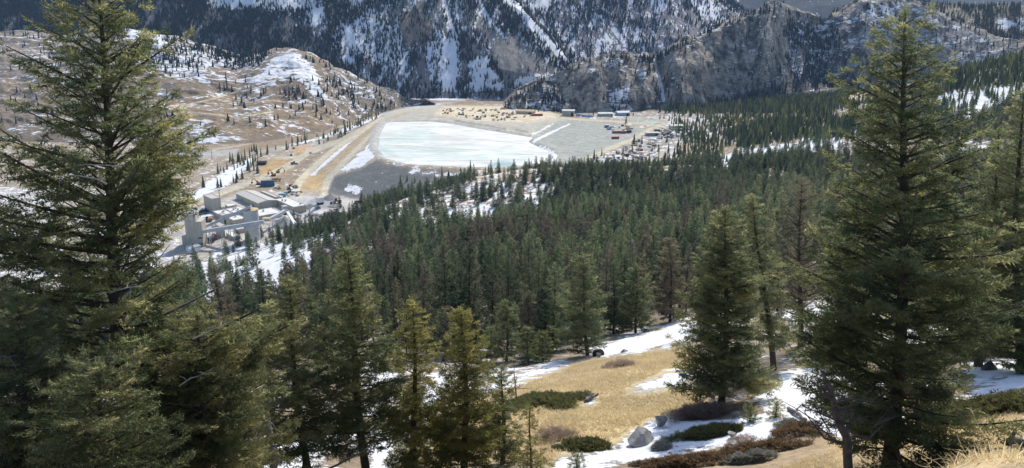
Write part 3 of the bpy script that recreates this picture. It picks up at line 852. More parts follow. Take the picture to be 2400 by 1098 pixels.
# ------------------------------------------------------------------ conifers: trunk and limbs as wood, the crown as many small needle sprays
def spray(nside, nb, bl, bw, seed, spread=.9, flat=.35):
    """a branchlet of unit length along x made of narrow needle blades"""
    r = np.random.default_rng(seed)
    V, T = [], []
    tw = [(np.zeros(3), np.array([1., 0, 0]), 1.0)]
    for k in range(nside):
        for sd in (-1, 1):
            s = (k + .5 + r.uniform(-.3, .3)) / nside * .85
            a = r.uniform(.6, 1.0) * sd
            d = np.array([cos(a), sin(a), r.normal(0, flat * .6)])
            tw.append((np.array([s, 0, 0]), d / np.linalg.norm(d), (1 - s) * .55 + .12))
    for p, d, l in tw:
        n = max(2, int(nb * l + .5))
        for q in range(n):
            s = (q + r.uniform(0, 1)) / n
            o = r.normal(0, 1, 3) * [1, 1, .7]
            o -= d * (o @ d)
            o /= np.linalg.norm(o) + 1e-9
            e = d * r.uniform(.5, 1.1) + o * spread * r.uniform(.4, 1)
            e /= np.linalg.norm(e)
            w = np.cross(e, np.array([0, 0, 1.]) + r.normal(0, .55, 3))
            w /= np.linalg.norm(w) + 1e-9
            b = p + d * l * s
            L = bl * r.uniform(.7, 1.3)
            i = len(V)
            V += [b - w * bw / 2, b + w * bw / 2, b + e * L]
            T.append((i, i + 1, i + 2))
    return np.array(V), np.array(T)


SPR_FINE = [spray(5, 8, .30, .085, k) for k in range(4)]
SPR_MID = [spray(4, 6, .36, .11, 10 + k) for k in range(4)]
SPR_LOW = [spray(2, 6, .42, .15, 20 + k, 1.0, .5) for k in range(4)]
SPR_MIN = [spray(1, 3, .62, .30, 30 + k, .8, .6) for k in range(4)]
SPR_THIN = [spray(4, 5, .30, .05, 40 + k, 1.2, .5) for k in range(4)]


class Sprays:
    def __init__(s):
        s.p, s.d, s.z, s.t, s.r = [], [], [], [], []

    def add(s, p, d, size, tint, roll=0.0):
        s.p.append(p); s.d.append(d); s.z.append(size); s.t.append(tint); s.r.append(roll)

    def expand(s, tmpl, r):
        p, d, z, t, ro = (np.array(q, float) for q in (s.p, s.d, s.z, s.t, s.r))
        d /= np.linalg.norm(d, axis=1, keepdims=True) + 1e-9
        up = np.array([0, 0, 1.]) + r.normal(0, .18, (len(p), 3))
        sd = np.cross(up, d)
        sd /= np.linalg.norm(sd, axis=1, keepdims=True) + 1e-9
        up = np.cross(d, sd)
        c, k = np.cos(ro)[:, None], np.sin(ro)[:, None]
        sd, up = sd * c + up * k, up * c - sd * k
        pick = r.integers(0, len(tmpl), len(p))
        VV, TTr, TI, n = [], [], [], 0
        for q, (V, T) in enumerate(tmpl):
            i = np.nonzero(pick == q)[0]
            if not len(i):
                continue
            W = p[i, None] + z[i, None, None] * (V[None, :, :1] * d[i, None] + V[None, :, 1:2] * sd[i, None] + V[None, :, 2:] * up[i, None])
            VV.append(W.reshape(-1, 3))
            TTr.append((T[None] + n + (np.arange(len(i)) * len(V))[:, None, None]).reshape(-1, 3))
            tip = np.clip(V[:, 0], 0, 1) * .16 - .06
            TI.append((t[i, None] + tip[None]).ravel())
            n += len(i) * len(V)
        return np.concatenate(VV), np.concatenate(TTr), np.clip(np.concatenate(TI), 0, 1)


def conifer(h, rad, seed, step=.42, per=6, sl=.5, clear=.06, lean=0.0, sag=.22, lift=.55, pw=.85, gap=.5, fill=1.0, wood=True, tint0=.42, sparse=0.0, taper=.25, skip=.12, top=1.0, limb=.55, tr=None, bare=0.0, fat=.8):
    """returns the sprays of the crown and a Geo with trunk and limbs; all around the origin"""
    r = np.random.default_rng(seed)
    S, W = Sprays(), Geo()
    tr = tr or h * .013 + .05
    zt = np.linspace(-.6, h, 14)
    bend = lambda z: np.array([lean * (z / h) + .012 * h * sin(z / h * 5 + seed), .01 * h * sin(z / h * 4 + seed * 2)])
    W.m = 0
    W.tube([[*bend(max(z, 0)), z] for z in zt], [tr * (1 - z / h) ** .8 * (1.25 if z < .2 else 1) + .015 if z < h else .012 for z in zt], 9 if wood else 5)
    z = h * clear
    ph0 = r.uniform(0, 9)
    while z < h * .985:
        t = z / h
        prof = (1 - t) ** pw * min(1, .62 + t * 2.2) * top
        n = max(3, int(per * (1 - .35 * t) + r.uniform(-.5, .9)))
        a0 = r.uniform(0, 2 * pi)
        for k in range(n):
            az = a0 + k * 2 * pi / n + r.normal(0, .25)
            zz = z + r.uniform(-.25, .25) * step
            lob = 1 - gap * .5 + gap * 1.4 * float(vn(np.array(az * 1.1 + ph0), np.array(zz / h * 7 + ph0)) - .15)
            L = rad * prof * max(.18, lob) * r.uniform(.58, 1.2) + .10
            if r.random() < sparse:
                continue
            dr = np.array([cos(az), sin(az), 0])
            e1 = -sag + (lift + sag) * t ** .9 + r.normal(0, .08)
            e2 = .28 * (1 - t) + r.normal(0, .05)
            b0 = np.array([*bend(zz), zz])
            pt = lambda s: b0 + dr * L * s + np.array([0, 0, L * (e1 * s + e2 * s * s)])
            dead = r.random() < bare * (1 - t)
            if wood and L > .35:
                W.m = int(dead)
                ss = np.linspace(0, .92, 5)
                W.tube([pt(q) for q in ss], [max(.006, limb * .045 * L ** .8 * (1 - .85 * q)) for q in ss], 4, False)
            if dead:
                if wood:
                    W.m = 1
                    for q in range(5):
                        s0 = r.uniform(.3, .9)
                        d2 = np.array([cos(az + r.choice([-1, 1]) * .8), sin(az + r.choice([-1, 1]) * .8), r.normal(0, .3)])
                        p0 = pt(s0)
                        l2 = L * (1 - s0) * .6 + .2
                        W.tube([p0, p0 + d2 * l2 * .5 + [0, 0, .04], p0 + d2 * l2], [.012, .009, .004], 3, False)
                continue
            br = r.normal(0, .21)
            tg = tint0 + br + .10 * (t - .4)
            ns = max(2, int(L / (sl * .62) * fill))
            s_in = .28 if L > 1 else .1
            sl_ = sl * (1 - taper * t)
            for s in np.linspace(s_in, .95, ns):
                p0 = pt(s)
                for sd in (-1, 1):
                    if r.random() < skip:
                        continue
                    ang = az + sd * r.uniform(.65, 1.1) * (1 - .25 * s)
                    l2 = max(sl * .7, L * fat * (1.04 - s) * r.uniform(.55, 1.0))
                    m = max(1, int(l2 / (sl * .62) * fill + .4))
                    for q in range(m):
                        f = q / m
                        a2 = ang + r.choice([-1, 1]) * r.uniform(.1, .6) * (1 if q < m - 1 else .3)
                        tl = r.normal(.07, .20) - .10 * f
                        S.add(p0 + np.array([cos(ang), sin(ang), -.06]) * l2 * f + np.array([0, 0, r.normal(0, .14 * sl)]), np.array([cos(a2), sin(a2), tl]), sl_ * r.uniform(.75, 1.25) * (1 if L > .6 else .75), tg + r.normal(0, .10), r.normal(0, .25))
            S.add(pt(.93), dr + np.array([0, 0, e1 + 2 * e2 * .9]), sl_ * r.uniform(.8, 1.2), tg + .08)
        z += step * (1 - .45 * t)
    for q in range(5):
        S.add(np.array([*bend(h), h - .12 * q * sl - .1]), np.array([r.normal(0, .35), r.normal(0, .35), 1.0]), sl * .8 * (1 - taper * .6), tint0 + .1)
    return S, W, r


def tree_mesh(kw, tmpl, fol, bark=None, dead=None):
    S, W, r = conifer(**kw)
    V, T, ti = S.expand(tmpl, r)
    return mesh('crown', V, T, [fol], {'tint': ti}), W.mesh('trunk', [bark or M_BARK, dead or M_DEADWOOD], True)


def plant_tree(name, label, cat, meshes, loc, rz=0.0, group=None, s=1.0):
    t = thing(name, label, cat, loc, rz, group)
    t.scale = (s, s, s)
    link('trunk', meshes[1], t)
    link('crown', meshes[0], t)
    return t


def at(px, Y, py_guess=None):
    """a foot on the ground on the bearing of a pixel column"""
    x = (px - CX) / FPX * Y
    z = float(gz(x, Y))
    for _ in range(4):
        dep = Y * CP - z * SP
        x = (px - CX) / FPX * dep
        z = float(gz(x, Y))
    return np.array([x, Y, z - .05])


def top_h(px, py, foot):
    """height of a tree whose foot is given and whose top shows in pixel row py"""
    return float(P(px, py, foot[1])[2] - foot[2])


# big firs and pines of the open slope: (name, label, category, column of foot, distance, row of top, column of top, options)
NEAR = [
    ('fir_tree', 'huge dense fir with layered limbs filling the whole left edge of the view', 'tree', 318, 24.0, -75, 212, dict(rad=5.1, seed=3, step=.55, per=8, sl=.50, skip=.22, fat=.7, bare=.12, tint0=.42, gap=.85, pw=.66, sag=.1, lift=.7), SPR_FINE, M_FIR),
    ('fir_tree', 'huge dark green fir with broad drooping skirts standing over the leaning dead trunk', 'tree', 2085, 26.5, 30, 2138, dict(rad=4.9, seed=12, step=.56, per=8, sl=.52, skip=.22, fat=.72, bare=.05, tint0=.44, gap=.85, pw=.72, sag=.12, lift=.6), SPR_FINE, M_FIRG),
    ('fir_tree', 'short bushy fir under the lower limbs of the huge one at the left edge', 'tree', 60, 19.0, 690, 40, dict(rad=2.9, seed=5, step=.36, per=7, sl=.40, tint0=.36, gap=.6, pw=.7, bare=.15), SPR_FINE, M_FIR),
    ('fir_tree', 'rounded olive fir with bare twigs between the huge left fir and the grey snag', 'tree', 470, 21.5, 735, 470, dict(rad=2.5, seed=6, step=.34, per=7, sl=.38, tint0=.50, gap=.6, pw=.62, bare=.25), SPR_FINE, M_FIR),
    ('fir_tree', 'dense low fir closing the bottom left corner of the view', 'tree', 250, 17.0, 850, 240, dict(rad=2.6, seed=7, step=.34, per=7, sl=.38, tint0=.36, gap=.6, pw=.6, bare=.25), SPR_FINE, M_FIR),
    ('fir_tree', 'dark fir with a forked crown, left of the tallest fir of the middle clump', 'tree', 722, 33.0, 655, 672, dict(rad=2.7, seed=21, step=.40, per=7, sl=.46, tint0=.40, gap=.8, pw=.7, clear=.16, bare=.15, sag=.15), SPR_MID, M_FIR),
    ('fir_tree', 'tallest dark fir of the middle clump, its thick trunk bare near the ground', 'tree', 862, 34.0, 585, 808, dict(rad=2.6, seed=22, step=.40, per=7, sl=.46, tint0=.36, gap=.85, pw=.7, clear=.17, bare=.12, sag=.2), SPR_MID, M_FIR),
    ('fir_tree', 'slender yellowish green fir right of the tallest fir of the middle clump', 'tree', 975, 35.0, 708, 965, dict(rad=1.9, seed=23, step=.36, per=6, sl=.44, tint0=.55, gap=.7, pw=.72, clear=.05, sparse=.1), SPR_MID, M_FIRY),
    ('fir_tree', 'yellow topped fir at the left border of the dry meadow', 'tree', 1092, 35.0, 728, 1083, dict(rad=1.95, seed=24, step=.36, per=7, sl=.44, tint0=.48, gap=.6, pw=.72, clear=.04), SPR_MID, M_FIRY),
    ('fir_tree', 'narrow dark fir half hidden behind the yellow topped one at the meadow border', 'tree', 1178, 36.5, 862, 1178, dict(rad=1.15, seed=25, step=.36, per=5, sl=.40, tint0=.38, gap=.8, pw=.6, clear=.04), SPR_MID, M_FIR),
    ('fir_sapling', 'thin fir sapling with a bare stem, rightmost before the bottom of the meadow', 'sapling', 1243, 33.0, 952, 1243, dict(rad=.62, seed=26, step=.30, per=4, sl=.34, tint0=.50, gap=.9, pw=.45, clear=.1, sparse=.2, tr=.05), SPR_MID, M_FIRY),
    ('fir_sapling', 'small bright yellow green sapling at the foot of the grey snag', 'sapling', 606, 27.0, 1030, 604, dict(rad=.60, seed=27, step=.22, per=6, sl=.26, tint0=.66, gap=.3, pw=.8, clear=.02), SPR_FINE, M_FIRY),
    ('fir_tree', 'broad dark fir alone among snow and boulders at the right side of the meadow', 'tree', 1692, 45.5, 492, 1706, dict(rad=3.1, seed=31, step=.40, per=8, sl=.55, tint0=.40, gap=.55, pw=.62, clear=.10, sag=.18), SPR_MID, M_FIR),
    ('fir_tree', 'slim taller fir directly behind the broad meadow fir', 'tree', 1812, 55.0, 462, 1766, dict(rad=1.9, seed=32, step=.5, per=6, sl=.6, tint0=.34, gap=.7, pw=.65, clear=.16), SPR_MID, M_FIR),
    ('pine_tree', 'pale brownish open pine with dark limbs showing, left of the huge right fir', 'tree', 1872, 66.0, 425, 1880, dict(rad=2.7, seed=33, step=.6, per=5, sl=.75, tint0=.40, gap=.8, pw=.55, clear=.18, limb=1.0, lift=.8, sag=.0, fill=.8), SPR_THIN, M_PALE),
    ('fir_tree', 'tall olive fir at the right edge of the view, tip highest there', 'tree', 2388, 47.0, 215, 2392, dict(rad=3.1, seed=34, step=.5, per=6, sl=.58, tint0=.42, gap=.6, pw=.72, clear=.05), SPR_MID, M_FIR),
    ('fir_tree', 'olive fir with a ragged top between the huge right fir and the edge tree', 'tree', 2300, 50.0, 300, 2332, dict(rad=2.6, seed=35, step=.5, per=6, sl=.58, tint0=.42, gap=.7, pw=.66, clear=.08), SPR_MID, M_FIR),
    ('fir_tree', 'dark fir deep behind the lower right limbs of the huge right fir', 'tree', 2230, 62.0, 470, 2240, dict(rad=2.6, seed=36, step=.6, per=6, sl=.66, tint0=.30, gap=.6, pw=.66, clear=.05), SPR_MID, M_FIRG),
    ('fir_tree', 'grey green fir filling the gap left of the huge right fir', 'tree', 1965, 60.0, 560, 1960, dict(rad=2.2, seed=37, step=.6, per=6, sl=.62, tint0=.36, gap=.6, pw=.66, clear=.12), SPR_MID, M_FIRG),
    ('fir_tree', 'wide dark fir at the far meadow border, black stump at its foot', 'tree', 1378, 89.0, 598, 1362, dict(rad=3.0, seed=41, step=.62, per=6, sl=.8, tint0=.30, gap=.5, pw=.62, clear=.09, sag=.15), SPR_MID, M_FIRG),
    ('fir_tree', 'dark fir with a leaning trunk above the snowbank behind the meadow', 'tree', 1492, 113.0, 622, 1470, dict(rad=3.1, seed=42, step=.75, per=6, sl=.9, tint0=.28, gap=.5, pw=.6, clear=.12, lean=-.6), SPR_MID, M_FIRG),
    ('fir_tree', 'grey brown fir right of the leaning trunk fir beyond the snowbank', 'tree', 1572, 124.0, 562, 1570, dict(rad=3.0, seed=43, step=.8, per=6, sl=.95, tint0=.40, gap=.6, pw=.62, clear=.10), SPR_MID, M_PALE),
    ('fir_tree', 'grey green drooping fir left of the small twin firs at the far meadow edge', 'tree', 1187, 90.0, 706, 1190, dict(rad=2.1, seed=44, step=.6, per=6, sl=.72, tint0=.34, gap=.7, pw=.6, clear=.10), SPR_MID, M_FIRG),
    ('fir_tree', 'pointed brownish fir standing behind the small twin firs', 'tree', 1243, 104.0, 694, 1238, dict(rad=2.0, seed=45, step=.7, per=6, sl=.8, tint0=.46, gap=.6, pw=.7, clear=.08), SPR_MID, M_PALE),
    ('fir_tree', 'small dense green fir, left twin at the far meadow edge', 'tree', 1238, 86.0, 770, 1236, dict(rad=1.4, seed=46, step=.42, per=6, sl=.55, tint0=.45, gap=.4, pw=.6, clear=.02), SPR_MID, M_FIRG),
    ('fir_tree', 'small dense green fir, right twin at the far meadow edge', 'tree', 1272, 88.0, 780, 1272, dict(rad=1.3, seed=47, step=.42, per=6, sl=.55, tint0=.42, gap=.4, pw=.6, clear=.02), SPR_MID, M_FIRG),
    ('fir_tree', 'dark thin fir in front of the forest, left of the grey green drooping one', 'tree', 1150, 96.0, 770, 1150, dict(rad=1.5, seed=48, step=.6, per=6, sl=.7, tint0=.26, gap=.6, pw=.7, clear=.05), SPR_MID, M_FIRG),
    ('fir_tree', 'mid green bushy fir peeping out behind the yellowish slender fir', 'tree', 905, 80.0, 792, 900, dict(rad=1.9, seed=49, step=.55, per=6, sl=.66, tint0=.32, gap=.5, pw=.65, clear=.03), SPR_MID, M_FIRG),
    ('pine_tree', 'greyish half dead pine behind the yellow topped fir', 'tree', 1040, 92.0, 722, 1048, dict(rad=1.9, seed=50, step=.6, per=5, sl=.7, tint0=.50, gap=.7, pw=.6, clear=.08, bare=.3), SPR_THIN, M_PALE),
    ('fir_tree', 'slim fir behind the forked dark fir at the top of the snow slope', 'tree', 590, 70.0, 742, 590, dict(rad=1.9, seed=51, step=.55, per=6, sl=.66, tint0=.42, gap=.5, pw=.65, clear=.03), SPR_MID, M_FIR),
]
for name, label, cat, px, Y, pyt, pxt, kw, tm, fol in NEAR:
    f = at(px, Y)
    h = max(top_h(pxt, pyt, f), 1.0)
    dep = Y * CP - f[2] * SP
    lean = (float(P(pxt, pyt, Y)[0]) - f[0])
    kw = dict(kw)
    kw.setdefault('lean', lean)
    plant_tree(name, label, cat, tree_mesh(dict(h=h, **kw), tm, fol), f)

# ------------------------------------------------------------------ the forest: the nearest trees one by one, the rest as one wood
PROTO = [tree_mesh(dict(h=13, rad=r_, seed=60 + k, step=.74, per=6, sl=1.0, taper=.55, clear=c, gap=g, pw=p, tint0=t, wood=False, sparse=sp, sag=.15), SPR_LOW, fo)
         for k, (r_, c, g, p, t, sp, fo) in enumerate([(2.3, .06, .5, .7, .40, 0, M_FOREST), (1.7, .10, .5, .8, .35, 0, M_FOREST), (2.0, .2, .7, .6, .5, .1, M_FOREST), (1.9, .3, .8, .55, .42, .2, M_FORESTB),
                                                         (2.6, .04, .6, .65, .55, 0, M_FOREST), (1.5, .12, .6, .7, .45, .15, M_FORESTB), (1.3, .25, .9, .5, .5, .5, M_PALE)])]


def scatter(cell, x0, x1, y0, y1, surf_tree, seed, pw=1.0, even=0.0):
    r = np.random.default_rng(seed)
    X, Y = np.meshgrid(np.arange(x0, x1, cell), np.arange(y0, y1, cell), indexing='ij')
    X = (X + r.uniform(0, cell * .98, X.shape)).ravel()
    Y = (Y + r.uniform(0, cell * .98, Y.shape)).ravel()
    d = gsample(surf_tree, X, Y)
    cl = .15 + 1.7 * vn(X / 24 + 5, Y / 24 + 8) * (.6 + .8 * vn(X / 9 + 50, Y / 9 + 3))
    cl = cl * (1 - even) + even
    k = r.random(len(X)) < np.clip(d * cl * 1.0, 0, 1) ** pw
    X, Y = X[k], Y[k]
    return np.stack([X, Y, gz(X, Y)], -1)


TREE2 = G.tree.reshape(G.shape)
pts = scatter(5.3, -520, 760, 96, 1240, TREE2, 5, 1.0, .25)
qx, qy = proj(pts)
ins = (qx > -60) & (qx < 2460) & (qy > 100) & (qy < 1180)
pts, qx, qy = pts[ins], qx[ins], qy[ins]
order = np.argsort(pts[:, 1])
pts, qx, qy = pts[order], qx[order], qy[order]
rf = np.random.default_rng(9)
nears = np.zeros(len(pts), bool)
NEARXY = np.array([at(q[3], q[4])[:2] for q in NEAR])
clear_of = np.min(np.hypot(pts[:, None, 0] - NEARXY[None, :, 0], pts[:, None, 1] - NEARXY[None, :, 1]), 1) > 3.5
pts, qx, qy, nears = pts[clear_of], qx[clear_of], qy[clear_of], nears[clear_of]
hidden = ((qx < 500) & (qy > 640)) | ((qx > 1930) & (qx < 2280) & (qy > 430)) | ((qx > 2250) & (qy > 560)) | ((qx > 590) & (qx < 880) & (qy > 840))
cand = np.nonzero(~hidden)[0]
nears[cand[:275]] = True
FGRP = [('tall conifer in the dense dark forest beyond the meadow', 'conifers in the forest beyond the meadow'),
        ('scattered dark conifer on the snow slope left of the dense forest', 'conifers on the snow slope'),
        ('forest conifer standing right of the broad meadow fir', 'conifers in the right hand forest')]
for i in np.nonzero(nears)[0]:
    g = 1 if qx[i] < 820 else (2 if qx[i] > 1640 else 0)
    k = int(rf.choice(7, p=[.27, .19, .17, .11, .14, .07, .05]))
    o = plant_tree('conifer', FGRP[g][0], 'conifer', PROTO[k], pts[i] - [0, 0, .2], rf.uniform(0, 6.28), FGRP[g][1], 1.0)
    s = rf.uniform(.55, 1.2)
    w = s * rf.uniform(.75, 1.1)
    o.scale = (w, w, s)

LOD2 = [conifer(h=13, rad=r_, seed=80 + k, step=.85, per=5, sl=1.25, taper=.65, clear=c, gap=.6, pw=p, tint0=t, wood=False, fill=.9) for k, (r_, c, p, t) in enumerate([(2.5, .06, .8, .4), (1.8, .10, .8, .3), (2.0, .2, .65, .5), (1.6, .08, .85, .62)])]
LOD2 = [(*S.expand(SPR_MIN, r), W) for S, W, r in LOD2]
print('LOD2 tris', [len(q[1]) for q in LOD2])


def cones(seed, n=5):
    r = np.random.default_rng(seed)
    V, T = [], []
    for z0, z1, ra in ((.8, 7.5, 2.3), (4, 10.5, 1.7), (7.5, 13.2, 1.1)):
        b = len(V)
        for k in range(n):
            a = k * 2 * pi / n + r.uniform(-.3, .3)
            q = ra * r.uniform(.6, 1.15)
            V.append([q * cos(a), q * sin(a), z0 + r.uniform(-1, 1)])
        V.append([r.normal(0, .1), r.normal(0, .1), z1])
        T += [(b + k, b + (k + 1) % n, b + n) for k in range(n)]
    return np.array(V), np.array(T), np.clip(r.normal(.4, .1, len(V)), 0, 1)


def skirts(seed, ra=1.75):
    r = np.random.default_rng(seed)
    V, T = [], []
    for q in range(6):
        z0, z1 = .6 + q * 1.9 + r.uniform(-.3, .3), 4.2 + q * 1.85
        b, R_ = len(V), ra * (1 - q / 6.6) ** .9
        for k in range(12):
            f = R_ * (r.uniform(.85, 1.25) if k % 2 else r.uniform(.35, .6))
            V.append([f * cos(k * pi / 6 + q), f * sin(k * pi / 6 + q), z0 - (.35 if k % 2 else -.3) + r.uniform(-.3, .3)])
        V.append([r.normal(0, .08), r.normal(0, .08), z1])
        T += [(b + k, b + (k + 1) % 12, b + 12) for k in range(12)]
    return np.array(V), np.array(T), np.clip(r.normal(.42, .12, len(V)), 0, 1)


LOD4 = [cones(k) for k in range(4)]
LOD3 = [skirts(k, a) for k, a in enumerate((2.2, 1.9, 2.5, 1.6))]


def wood_mass(name, pos, lods, mat, seed, hmin=.6, hmax=1.1, tvar=.14, trunks=False, sc=1.0):
    """a far wood that reads as one mass"""
    r = np.random.default_rng(seed)
    pick = r.integers(0, len(lods), len(pos))
    hs = r.uniform(hmin, hmax, len(pos)) * sc
    ws = hs * r.uniform(.8, 1.25, len(pos))
    rz, tn = r.uniform(0, 6.28, len(pos)), r.normal(0, tvar, len(pos))
    VV, FT, TI, n = [], [], [], 0
    for k, L in enumerate(lods):
        i = np.nonzero(pick == k)[0]
        if not len(i):
            continue
        V, T, ti = L[:3]
        if trunks and len(L) > 3:
            w = Geo().tube([[0, 0, -.8], [0, 0, 9]], [.22, .08], 4, False)
            tv, tq = np.concatenate(w.V), np.concatenate(w.Q)
            T = np.r_[T, np.c_[tq[:, :3]] + len(V), np.c_[tq[:, [0, 2, 3]]] + len(V)]
            V, ti = np.r_[V, tv], np.r_[ti, np.full(len(tv), .25)]
        c, s = np.cos(rz[i])[:, None], np.sin(rz[i])[:, None]
        x = (V[None, :, 0] * c - V[None, :, 1] * s) * ws[i, None]
        y = (V[None, :, 0] * s + V[None, :, 1] * c) * ws[i, None]
        W = np.stack([x, y, V[None, :, 2] * hs[i, None]], -1) + pos[i, None] - [0, 0, .3]
        VV.append(W.reshape(-1, 3))
        FT.append((T[None] + n + (np.arange(len(i)) * len(V))[:, None, None]).reshape(-1, 3))
        TI.append(np.clip(ti[None] + tn[i, None], 0, 1).ravel())
        n += len(i) * len(V)
    return kind(link(name, mesh(name, np.concatenate(VV), np.concatenate(FT), [mat], {'tint': np.concatenate(TI)})), 'stuff')


rest = pts[~nears]
mid = rest[rest[:, 1] < 430]
far = rest[(rest[:, 1] >= 430)]
edge = far[(far[:, 1] < 720)]
far = scatter(4.3, -520, 760, 720, 1300, TREE2, 6, 1.0, .55)
br = np.random.default_rng(4).random(len(mid)) < .13 + .3 * (vn(mid[:, 0] / 60, mid[:, 1] / 60) > .62)
wood_mass('forest', mid[~br], LOD2, M_FOREST, 1, .4, 1.15, tvar=.2, trunks=True)
wood_mass('brown_forest', mid[br], LOD2, M_FORESTB, 2, .6, 1.1, trunks=True)
wood_mass('forest_edge', edge, LOD2, M_FOREST, 3, .38, 1.05, tvar=.2, trunks=True)
wood_mass('far_forest', far, LOD3, M_FORESTL, 6, .4, 1.0, tvar=.25)


def hill_wood(name, S, mat, seed, per, lods=LOD4, sc=.85, Yr=(0, 1e9), rows=(-30, 300), cols=(-40, 2440)):
    """trees of a hillside where its tree cover says so; per = square metres of full cover for one tree"""
    a, b = S.shape
    V = S.V.reshape(a, b, 3)
    A = np.linalg.norm(np.cross(V[1:, :-1] - V[:-1, :-1], V[:-1, 1:] - V[:-1, :-1]), axis=-1)
    px, py, tr = S.px.reshape(a, b)[:-1, :-1], S.py.reshape(a, b)[:-1, :-1], S.tree.reshape(a, b)[:-1, :-1]
    ok = (px > cols[0]) & (px < cols[1]) & (py > rows[0]) & (py < rows[1])
    A = np.where(ok, A * tr, 0)
    A[:, :6] = 0
    A[:, int(b * .78):] = 0
    c = V[:-1, :-1]
    cs = 2.2 if name == 'hillside_wood' else 1.0
    A = A * np.clip(2.6 * vn(c[..., 0] / (16 * cs) + seed, c[..., 1] / 60 + c[..., 2] / 60) * (.4 + vn(c[..., 0] / 50 + seed, c[..., 1] / 50 + c[..., 2] / 40)) - (.25 if cs < 2 else .9 - .8 * np.minimum(tr * 2, 1)) * (1 - .5 * tr), 0, 2.6)
    r = np.random.default_rng(seed)
    n = r.poisson(A / per)
    i, j = np.nonzero(n)
    k = np.repeat(np.arange(len(i)), n[i, j])
    i, j = i[k], j[k]
    u, v = r.random(len(i))[:, None], r.random(len(i))[:, None]
    p = (V[i, j] * (1 - u) + V[i + 1, j] * u) * (1 - v) + (V[i, j + 1] * (1 - u) + V[i + 1, j + 1] * u) * v
    return wood_mass(name, p, lods, mat, seed, .55, 1.1, sc=sc)


hill_wood('hillside_wood', H, M_FAR, 31, 52)
hill_wood('mountain_wood', Mt, M_FAR, 32, 20, sc=.85)
hill_wood('far_mountain_wood', M2, M_FAR, 33, 36, sc=.95)
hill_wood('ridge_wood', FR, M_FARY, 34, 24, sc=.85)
hill_wood('cliff_wood', CL, M_FAR, 35, 30, sc=.8)


# ------------------------------------------------------------------ the mine plant in the valley
def siding(name, col, sc=1.6, var=.12):
    n = N(name)
    o = n.node('ShaderNodeTexCoord').outputs['Object']
    w = n.node('ShaderNodeTexWave', {'Vector': o, 'Scale': sc, 'Distortion': 0.0}, wave_type='BANDS', bands_direction='DIAGONAL').outputs['Fac']
    f = n.noise(n.node('ShaderNodeVectorMath', {0: o, 1: (1, 1, .25)}, operation='MULTIPLY').outputs[0], .5, 6, .65)
    k = n.math('MULTIPLY', n.rmap(f, .3, .7, 1 - var * 1.6, 1 + var * 1.6), n.rmap(w, 0, 1, 1 - var, 1 + var * .4))
    n.put(n.b.inputs['Base Color'], n.scale(n.mix(0.0, (*col, 1), (*col, 1)), k))
    n.b.inputs['Roughness'].default_value = .6
    return n.m


M_WALL = siding('grey_siding', (.42, .385, .31))
M_WALL2 = siding('tan_siding', (.46, .41, .32))
M_ROOF = siding('pale_metal_roof', (.47, .45, .41), 1.0, .07)
M_ROOFW = plain('snow_dusted_roof', (.62, .61, .58), .8, .22, .35)
M_STEEL = plain('galvanised_steel', (.40, .43, .46), .5, .25, .5, .2)
M_CONC = plain('concrete', (.50, .49, .46), .85, .16, .4)
M_BLACK = plain('black_opening', (.02, .02, .022), .8, .2)
M_GLASSD = plain('dark_glass', (.03, .04, .05), .15, .1)
M_WHITE = plain('white_paint', (.72, .73, .73), .5, .12, .6)
M_BLUE = plain('blue_paint', (.07, .13, .21), .5, .2, .6)
M_SKYB = plain('blue_tarp', (.27, .37, .47), .7, .25, .4)
M_TEAL = plain('teal_paint', (.26, .40, .37), .5, .2, .6)
M_RED = plain('red_paint', (.32, .10, .08), .5, .25, .6)
M_ORANGE = plain('orange_paint', (.44, .23, .12), .5, .25, .6)
M_YELLOW = plain('yellow_paint', (.44, .33, .14), .5, .2, .6)
M_TANP = plain('weathered_timber', (.46, .36, .23), .85, .25, .6)
M_DKGREY = plain('dark_grey_paint', (.06, .063, .068), .6, .3, .6)
M_GREYP = plain('mid_grey_paint', (.25, .26, .27), .6, .2, .6)
M_TYRE = plain('tyre_rubber', (.02, .02, .02), .9, .2)
M_PILE = plain('crushed_rock', (.24, .24, .235), .95, .35, .6)
M_PILEP = plain('pale_crushed_rock', (.36, .345, .32), .95, .3, .6)
YAW = R(-49.5)
AX = np.array([cos(YAW), sin(YAW), 0.])
AY = np.array([-sin(YAW), cos(YAW), 0.])


def footprint(npx, tpy, bpy_, lpx, rpx):
    n = hit(npx, bpy_, 300)
    n[2] -= .3
    dep = n[1] * CP - n[2] * SP
    view = math.atan2(n[1], n[0])
    lx = lpx * dep / FPX / max(abs(sin(view - YAW)), .3)
    wy = rpx * dep / FPX / max(abs(sin(view - YAW - pi / 2)), .3)
    h = float(P(npx, tpy, n[1])[2] - n[2])
    return n, lx, wy, h


